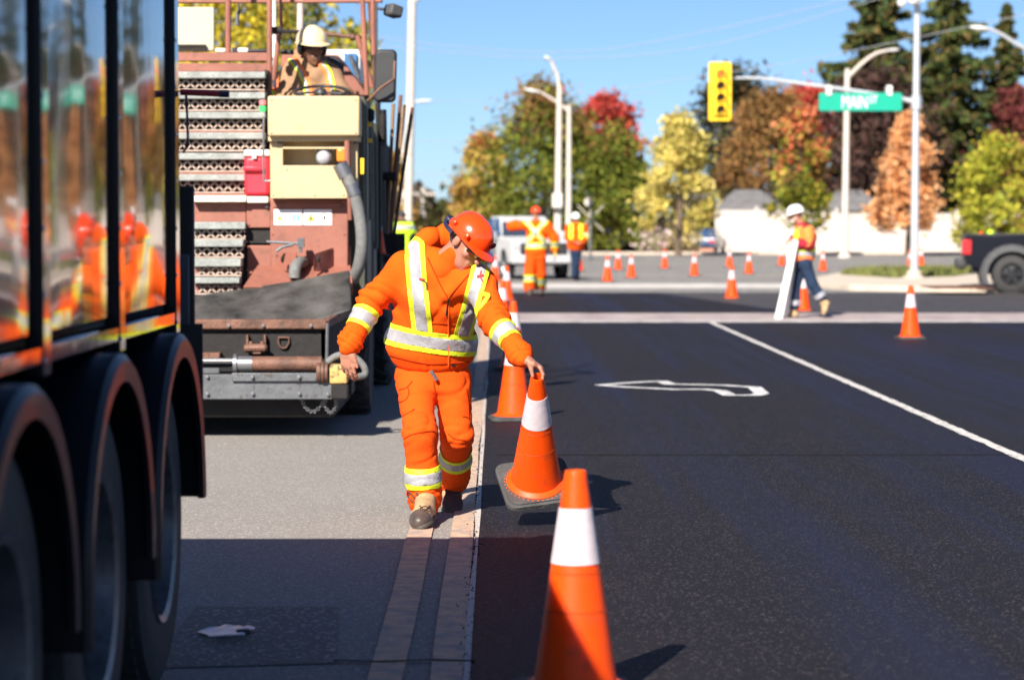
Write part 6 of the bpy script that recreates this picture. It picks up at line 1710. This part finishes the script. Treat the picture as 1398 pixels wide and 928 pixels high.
p2 = person("bearded machine operator in brown jacket and cream hard hat at the steering wheel", J2, st2, foot=tuple(W(427, 240, Yo)))
r2, f2, u2 = p2['fr']; C2 = p2['C']
MB().tube([C2 + r2*.095*math.cos(a) + u2*(.0 + .17*math.sin(a)) - f2*.01 for a in [math.pi*k/12 for k in range(13)]], .006, 6).build("headband", BLACKF, p2['t'])
for sg in (-1, 1):
    m_ = MB(); m_.ell(C2 + r2*.098*sg - u2*.005, (.028, .042, .055), 16, 10, Matrix((r2, f2, u2)).transposed()); m_.build("ear_defender", BLACKF, p2['t'], smooth=60)
vs = []; fs = []
for i in range(17):
    tt = -1 + 2*i/16
    for j in range(2): vs.append(C2 + r2*.07*tt + f2*(.114 - .05*tt*tt) + u2*(.012 + (.02, -.02)[j]*(1 - .2*tt*tt)))
for i in range(16): fs.append((2*i, 2*i+2, 2*i+3, 2*i+1))
g = MB().add(vs, fs).build("sunglasses", glassy("dark safety lens", (.012, .011, .01)), p2['t'], fix=False, smooth=180); g.modifiers.new("lens thickness", 'SOLIDIFY').thickness = .003
for sg in (-1, 1): MB().ell(C2 + r2*.031*sg + f2*.078 + u2*.006, (.0125, .0125, .0125), 12, 8).build("eye", M("eye white", (.7, .66, .62), .2), p2['t'], smooth=60)
bs = union([ellp(C2 + f2*.055 - u2*.095, (.044, .045, .034), (r2, f2, u2)), cap(C2 - r2*.05 + f2*.03 - u2*.07, C2 + r2*.05 + f2*.03 - u2*.07, .02, .02)], .02)
V, Q = surface(lambda P: np.maximum(bs(P) - .002*np.abs(nb_(P)), ((P - C2) @ u2) + .082), C2 - .2, C2 + .2, .008); np_mesh("beard", V, Q, M("greying beard", (.09, .07, .06), .8, 0, .4, 60), p2['t'])
hh, ho, hf2, hu2 = p2['hat']
bd = MB(); bd.ell(ho + hf2*.122 - r2*.035 + hu2*.062, (.026, .006, .018), 14, 6, Matrix((r2, hf2, hu2)).transposed()); bd.build("sticker", LABW, hh, smooth=60)
bd = MB(); bd.ell(ho + hf2*.1285 - r2*.037 + hu2*.067, (.008, .004, .006), 10, 6, Matrix((r2, hf2, hu2)).transposed()); bd.build("sticker_mark", M("dark maroon badge", (.12, .01, .01), .4), hh, smooth=60)
OTAPE = M("vest orange", (.9, .2, .03), .7); src = p2['jacket']; fr_ = lambda V, N: -N[:, 1] + .1
for px in ([(398, 82), (410, 98), (417, 112), (421, 130)], [(440, 86), (449, 100), (453, 115), (455, 130)]):
    dx = 5.5
    patch("vest_strap", src, [([px_line([(x - (3.2 if px[0][0] < 420 else -3.2), y) for x, y in px], 1.6), fr_], 0), ([px_line([(x, y) for x, y in px], 2.2), fr_, lambda V, N: -px_line([(x - (3.2 if px[0][0] < 420 else -3.2), y) for x, y in px], 1.6)(V, N)], 1),
          ([px_line([(x + (4.0 if px[0][0] < 420 else -4.0), y) for x, y in px], 3.2), fr_, lambda V, N: -px_line(px, 2.2)(V, N)], 2)], [YTAPE, STAPE, OTAPE], p2['jo'], .006)
vf = MB(); q = [W(387, 88, Yo + .02), W(379, 108, Yo + .0), W(364, 120, Yo + .02), W(372, 130, Yo - .02), W(384, 133, Yo - .03), W(389, 110, Yo - .02)]
vf.add([tuple(v) for v in q] + [(v.x, v.y + .05, v.z) for v in q], [tuple(range(6)), tuple(range(11, 5, -1))] + [(i, 6+i, 6+(i+1) % 6, (i+1) % 6) for i in range(6)]); vf.build("vest_panel", OTAPE, p2['t'], bevel=.008)
MB().bar(W(364, 121, Yo - .03), W(378, 133, Yo - .05), .05, .012, (0, 1, 0)).build("vest_strap", YTAPE, p2['t'])

# ---------------- flagger in orange seen from behind
Y3 = 52.8; o3 = lambda x, y, d=0: W(x, y, Y3 + d)
J3 = dict(head=o3(731.5, 292), neck=o3(731, 303, .02), chest=o3(733, 318, .02), pel=o3(731.5, 347), hem=o3(731.5, 344), shR=o3(747, 308.5), elR=o3(757, 326, .03), wrR=o3(757.5, 342, .1),
          shL=o3(716, 307.5), elL=o3(699, 309, .02), wrL=o3(705, 305, .26), hipL=o3(725.5, 350), knL=o3(723, 374, -.02), anL=o3(722.5, 396, .0), cuffL=o3(722.5, 393, .0), hipR=o3(737.5, 350), knR=o3(738.5, 374, .1), anR=o3(738, 396, .35), cuffR=o3(738, 392, .3))
J3['heelL'] = G(722.5, 403, .01); J3['toeL'] = J3['heelL'] + Vector((-.02, .28, 0)); J3['heelR'] = G(738.5, 401, .06); J3['toeR'] = J3['heelR'] + Vector((.03, .27, -.04))
stand = dict(fw=(0, .1, -1), pn=(-1, 0, 0), th=(0, 1, 0), curl=REL)
st3 = dict(h=.016, hb=.014, f=(-.1, 1, -.05), u=(0, 0, 1), skin=SKIN, jacket=HIVIS, trousers=HIVIS2, boot=DKLEA, hat=HARD_O, fold=.009, torso=dict(hem=(.225, .17), chest=(.22, .16), neck=(.11, .1), sh=.095), arm=(.105, .105, .08, .06), leg=(.135, .115, .12, .125),
           handR=stand, handL=dict(fw=(.6, .5, .3), pn=(0, 1, 0), th=(0, 0, 1), curl=REL))
p3 = person("flagger in orange suit with yellow cross on the back and one arm raised", J3, st3)
src = p3['jacket']; cam_side = lambda V, N: -N[:, 1] - .15
for a in ([(717, 301), (746, 334)], [(745, 302), (716, 334)]): patch("reflective_band", src, [([px_line(a, 3.4), cam_side], 0)], [YTAPE, STAPE], p3['jo'], .006)
for a in ([(717, 301), (746, 334)], [(745, 302), (716, 334)]): patch("reflective_band", src, [([px_line(a, 1.5), cam_side], 0)], [STAPE], p3['jo'], .012)
armx = lambda V, N: -near_axis(p3['J']['elR'], p3['J']['wrR'], .12)(V, N)
patch("reflective_band", src, tri_band(lambda h: plane_band(A3(o3(731, 335.5)), (0, 0, 1), h), .065, .03, [armx]), tap, p3['jo'], .006)
patch("reflective_band", src, tri_band(lambda h: plane_band(A3(o3(756, 333, .05)), p3['J']['wrR'] - p3['J']['elR'], h), .07, .035, [near_axis(p3['J']['elR'], p3['J']['wrR'], .17)]), tap, p3['jo'], .006)
for k, y in (('L', 380), ('R', 385)): patch("reflective_band", p3['trousers'], tri_band(lambda h: plane_band(A3(o3(730, y, .1)), (0, 0, 1), h), .075, .035, [near_axis(p3['J']['kn'+k], p3['J']['cuff'+k], .17)]), tap, p3['to'], .006)
fl_ = MB(); fl_.lathe([(.02, 0), (.02, .2), (.0, .22)], o3(758, 352, .02), 'z', 10); rad = thing("hand_radio", "small dark yellow tool hanging from the flagger's right hand", "radio", o3(758, 352, .02)); fl_.build("casing", M("signal yellow paint", (.8, .5, .01), .45), rad); MB().tube([o3(758, 350, 0), o3(756, 357, 0)], .012, 6).build("aerial", BLKPL, rad)

# ---------------- worker in white hard hat and orange vest by the pickup
Y4 = 67.3; o4 = lambda x, y, d=0: W(x, y, Y4 + d)
J4 = dict(head=o4(786, 298, -.02), neck=o4(786, 306), chest=o4(786.5, 317), pel=o4(786, 341), hem=o4(786, 337), shR=o4(776, 310.5), elR=o4(774.5, 324, -.02), wrR=o4(783, 330, -.25), shL=o4(797, 310.5), elL=o4(800, 324, -.02), wrL=o4(793, 331, -.25),
          hipR=o4(783, 344), knR=o4(784, 361), anR=o4(784, 377), cuffR=o4(784, 376), hipL=o4(789, 344), knL=o4(788, 361, .05), anL=o4(787.5, 376, .1), cuffL=o4(787.5, 375, .1))
for k, x, y in (('R', 783.5, 381), ('L', 789, 380)): J4['toe'+k] = G(x, y, .01); J4['heel'+k] = J4['toe'+k] + Vector((0, .27, 0))
hold = dict(fw=(.6, -.6, -.1), pn=(0, .3, -1), th=(0, -.5, .8), curl=grip)
st4 = dict(h=.019, hb=.016, f=(0, -1, -.1), u=(0, 0, 1), skin=SKIN, jacket=HIVIS, jname="vest_jacket", trousers=DENIM, boot=DKLEA, hat=HARD_W, fold=.009, torso=dict(hem=(.24, .2), chest=(.22, .17), neck=(.1, .1), sh=.09), arm=(.09, .085, .075, .055), leg=(.105, .085, .08, .08), handR=hold, handL=dict(hold, fw=(-.6, -.6, -.1)))
p4 = person("worker in orange vest, dark jeans and white hard hat beside the white pickup", J4, st4)
src = p4['jacket']
for x in (779.5, 793): patch("reflective_band", src, [([px_line([(x, 304), (x, 324)], 2.6), lambda V, N: -N[:, 1] - .1], 0)], [YTAPE], p4['jo'], .006)
patch("reflective_band", src, tri_band(lambda h: plane_band(A3(o4(798, 326)), p4['J']['wrL'] - p4['J']['elL'], h), .07, .03, [near_axis(p4['J']['elL'], p4['J']['wrL'], .15)]), tap, p4['jo'], .006)

# ---------------- walking worker carrying white stencil boards
Y5 = 39.2; o5 = lambda x, y, d=0: W(x, y, Y5 + d)
J5 = dict(head=o5(1086.5, 293.5), neck=o5(1094, 308), chest=o5(1099, 324), pel=o5(1097, 355), hem=o5(1097, 350), shL=o5(1103, 316, -.17), elL=o5(1106, 334, -.23), wrL=o5(1090, 333, -.2), shR=o5(1097, 316, .17), elR=o5(1092, 333, .23), wrR=o5(1082, 326, .05),
          hipL=o5(1099, 360, -.08), knL=o5(1109, 388, -.08), anL=o5(1124, 411, -.08), cuffL=o5(1121, 406, -.08), hipR=o5(1094, 360, .08), knR=o5(1086, 388, .08), anR=o5(1085, 422, .08), cuffR=o5(1085, 418, .08))
J5['toeR'] = o5(1077, 433.5, .08); J5['heelR'] = o5(1089, 433.0, .08); J5['toeL'] = o5(1127, 430.5, -.08); J5['heelL'] = o5(1134, 412, -.08)
st5 = dict(h=.013, hb=.010, f=(-1, -.12, -.22), u=(-.2, 0, 1), skin=SKIN, jacket=cloth("maroon sweatshirt", (.30, .02, .035)), jname="sweatshirt", trousers=DENIM, boot=TAN, hat=HARD_W, fold=.008, torso=dict(hem=(.17, .165), chest=(.18, .165), neck=(.09, .09), sh=.07), arm=(.085, .075, .062, .05), leg=(.112, .092, .085, .085),
           handR=dict(fw=(-.9, -.2, -.3), pn=(-.2, 0, -1), th=(0, -.6, .7), curl=grip), handL=dict(fw=(-.95, .1, .15), pn=(-.1, .9, 0), th=(0, .2, 1), curl=grip))
p5 = person("walking worker with maroon sleeves, orange vest and white hard hat carrying white boards", J5, st5)
J = p5['J']; src = p5['jacket']; r5, f5, u5 = p5['fr']; C5 = p5['C']
noarm = lambda V, N: np.minimum(np.minimum(-near_axis(J['elL'], J['shL'] - np.array([0, 0, .02]), .082)(V, N), -near_axis(J['elL'], J['wrL'], .085)(V, N)), np.minimum(-near_axis(J['elR'], J['shR'], .08)(V, N), -near_axis(J['elR'], J['wrR'], .08)(V, N)))
top_ = lambda V, N: J['neck'][2] - .01 - V[:, 2]
patch("safety_vest", src, ([noarm, top_]), [M("vest orange", (.9, .2, .03), .7)], p5['t'], .014, .006)
vest = p5['t'].children[-1]
for z_, m_ in ((341, YTAPE), (346, STAPE)): patch("vest_band", src, ([noarm, plane_band(A3(o5(1097, z_)), (0.05, 0, 1), .035)]), [m_], vest, .022, .004)
patch("vest_band", src, ([noarm, top_, px_line([(1088, 318), (1085, 345)], 3)]), [YTAPE], vest, .022, .004)
for k in ('R', 'L'): patch("reflective_band", p5['trousers'], ([plane_band(J['cuff'+k] + (J['kn'+k] - J['cuff'+k])*.16, J['cuff'+k] - J['kn'+k], .04), near_axis(J['kn'+k], J['cuff'+k], .16)]), [STAPE], p5['to'], .005)
V, Q = surface(union([ellp(C5 + f5*.06 - u5*.08, (.045, .045, .045), (r5, f5, u5)), cap(C5 - r5*.055 + f5*.03 - u5*.05, C5 + r5*.055 + f5*.03 - u5*.05, .022, .022)], .02), C5 - .2, C5 + .2, .012); np_mesh("beard", V, Q, M("white beard", (.6, .55, .5), .8), p5['t'])
BOARD = M("white stencil board", (.80, .78, .76), .45, 0, .04, 3)
sb_ = thing("stencil_board", "tall narrow white stencil boards carried upright by the walking worker", "board", (o5(1066, 434).x, Y5 - .25, 0))
def board(q, th, n):
    q = [Vector(v) for v in q]; nn = (q[1]-q[0]).cross(q[3]-q[0]).normalized()*th
    return MB().add([tuple(v) for v in q] + [tuple(v + nn) for v in q], [(0,1,2,3), (7,6,5,4), (0,4,5,1), (1,5,6,2), (2,6,7,3), (3,7,4,0)]).build(n, BOARD, sb_, bevel=.004)
board([o5(1057, 436.5, -.3), o5(1067, 437, -.3), o5(1089.5, 329, -.24), o5(1082, 327, -.24)], .03, "board")
board([o5(1067.5, 437, -.26), o5(1079.5, 435, .35), o5(1080.5, 395, .3), o5(1086, 333, -.2)], .02, "board")
board([o5(1073, 338, .1), o5(1080, 392, .1), o5(1088, 342, .05), o5(1084, 330, .05)], .02, "board")

# ---------------- person in lime vest beyond the paver
Y6 = 43.0; o6 = lambda x, y, d=0: W(x, y, Y6 + d); gy = lambda px, z: (W(px, 312, Y6).x, Y6, z)
J6 = dict(head=o6(547, 297), neck=o6(547, 304), chest=o6(548, 315), pel=gy(548, .98), hem=gy(548, 1.05), shR=o6(540, 307), elR=o6(535, 325), wrR=o6(534, 342, -.1), shL=o6(556, 308, .05), elL=o6(561, 322, .05), wrL=o6(566, 330, -.1),
          hipR=gy(545, .95), knR=gy(545, .5), anR=gy(545, .1), cuffR=gy(545, .12), hipL=gy(551, .95), knL=gy(551, .5), anL=gy(552, .1), cuffL=gy(552, .12))
for k, x in (('R', 545), ('L', 552)): J6['heel'+k] = Vector(gy(x, 0.0)); J6['toe'+k] = J6['heel'+k] + Vector((0, -.27, 0))
st6 = dict(h=.016, hb=.014, f=(.6, -.8, -.05), u=(0, 0, 1), skin=SKIN2, jacket=cloth("black jacket", (.012, .012, .015)), trousers=cloth("dark work trousers", (.05, .04, .035)), boot=DKLEA, fold=.008, handR=hold, handL=hold)
p6 = person("person in lime yellow vest and dark cap standing beyond the paver", J6, st6)
J = p6['J']
no6 = lambda V, N: np.minimum(np.minimum(-near_axis(J['elL'], J['shL'] - np.array([0, 0, .05]), .07)(V, N), -near_axis(J['elL'], J['wrL'], .1)(V, N)), np.minimum(-near_axis(J['elR'], J['shR'] - np.array([0, 0, .05]), .07)(V, N), -near_axis(J['elR'], J['wrR'], .1)(V, N)))
patch("safety_vest", p6['jacket'], ([no6, lambda V, N: J['neck'][2] - V[:, 2]]), [M("lime vest", (.5, .85, .02), .7)], p6['t'], .014, .006); vest = p6['t'].children[-1]
patch("vest_band", p6['jacket'], ([no6, plane_band(A3(o6(548, 311)), (0, 0, 1), .03)]), [STAPE], vest, .022, .004)
r6, f6, u6 = p6['fr']; cp6 = MB(); cp6.ell(p6['C'] + u6*.055 - f6*.005, (.088, .105, .075), 16, 10, Matrix((r6, f6, u6)).transposed()); cp6.ell(p6['C'] + u6*.045 + f6*.12, (.07, .06, .012), 14, 6, Matrix((r6, f6, u6)).transposed()); cp6.build("cap", M("dark cap", (.03, .03, .035), .8), p6['t'], smooth=60)
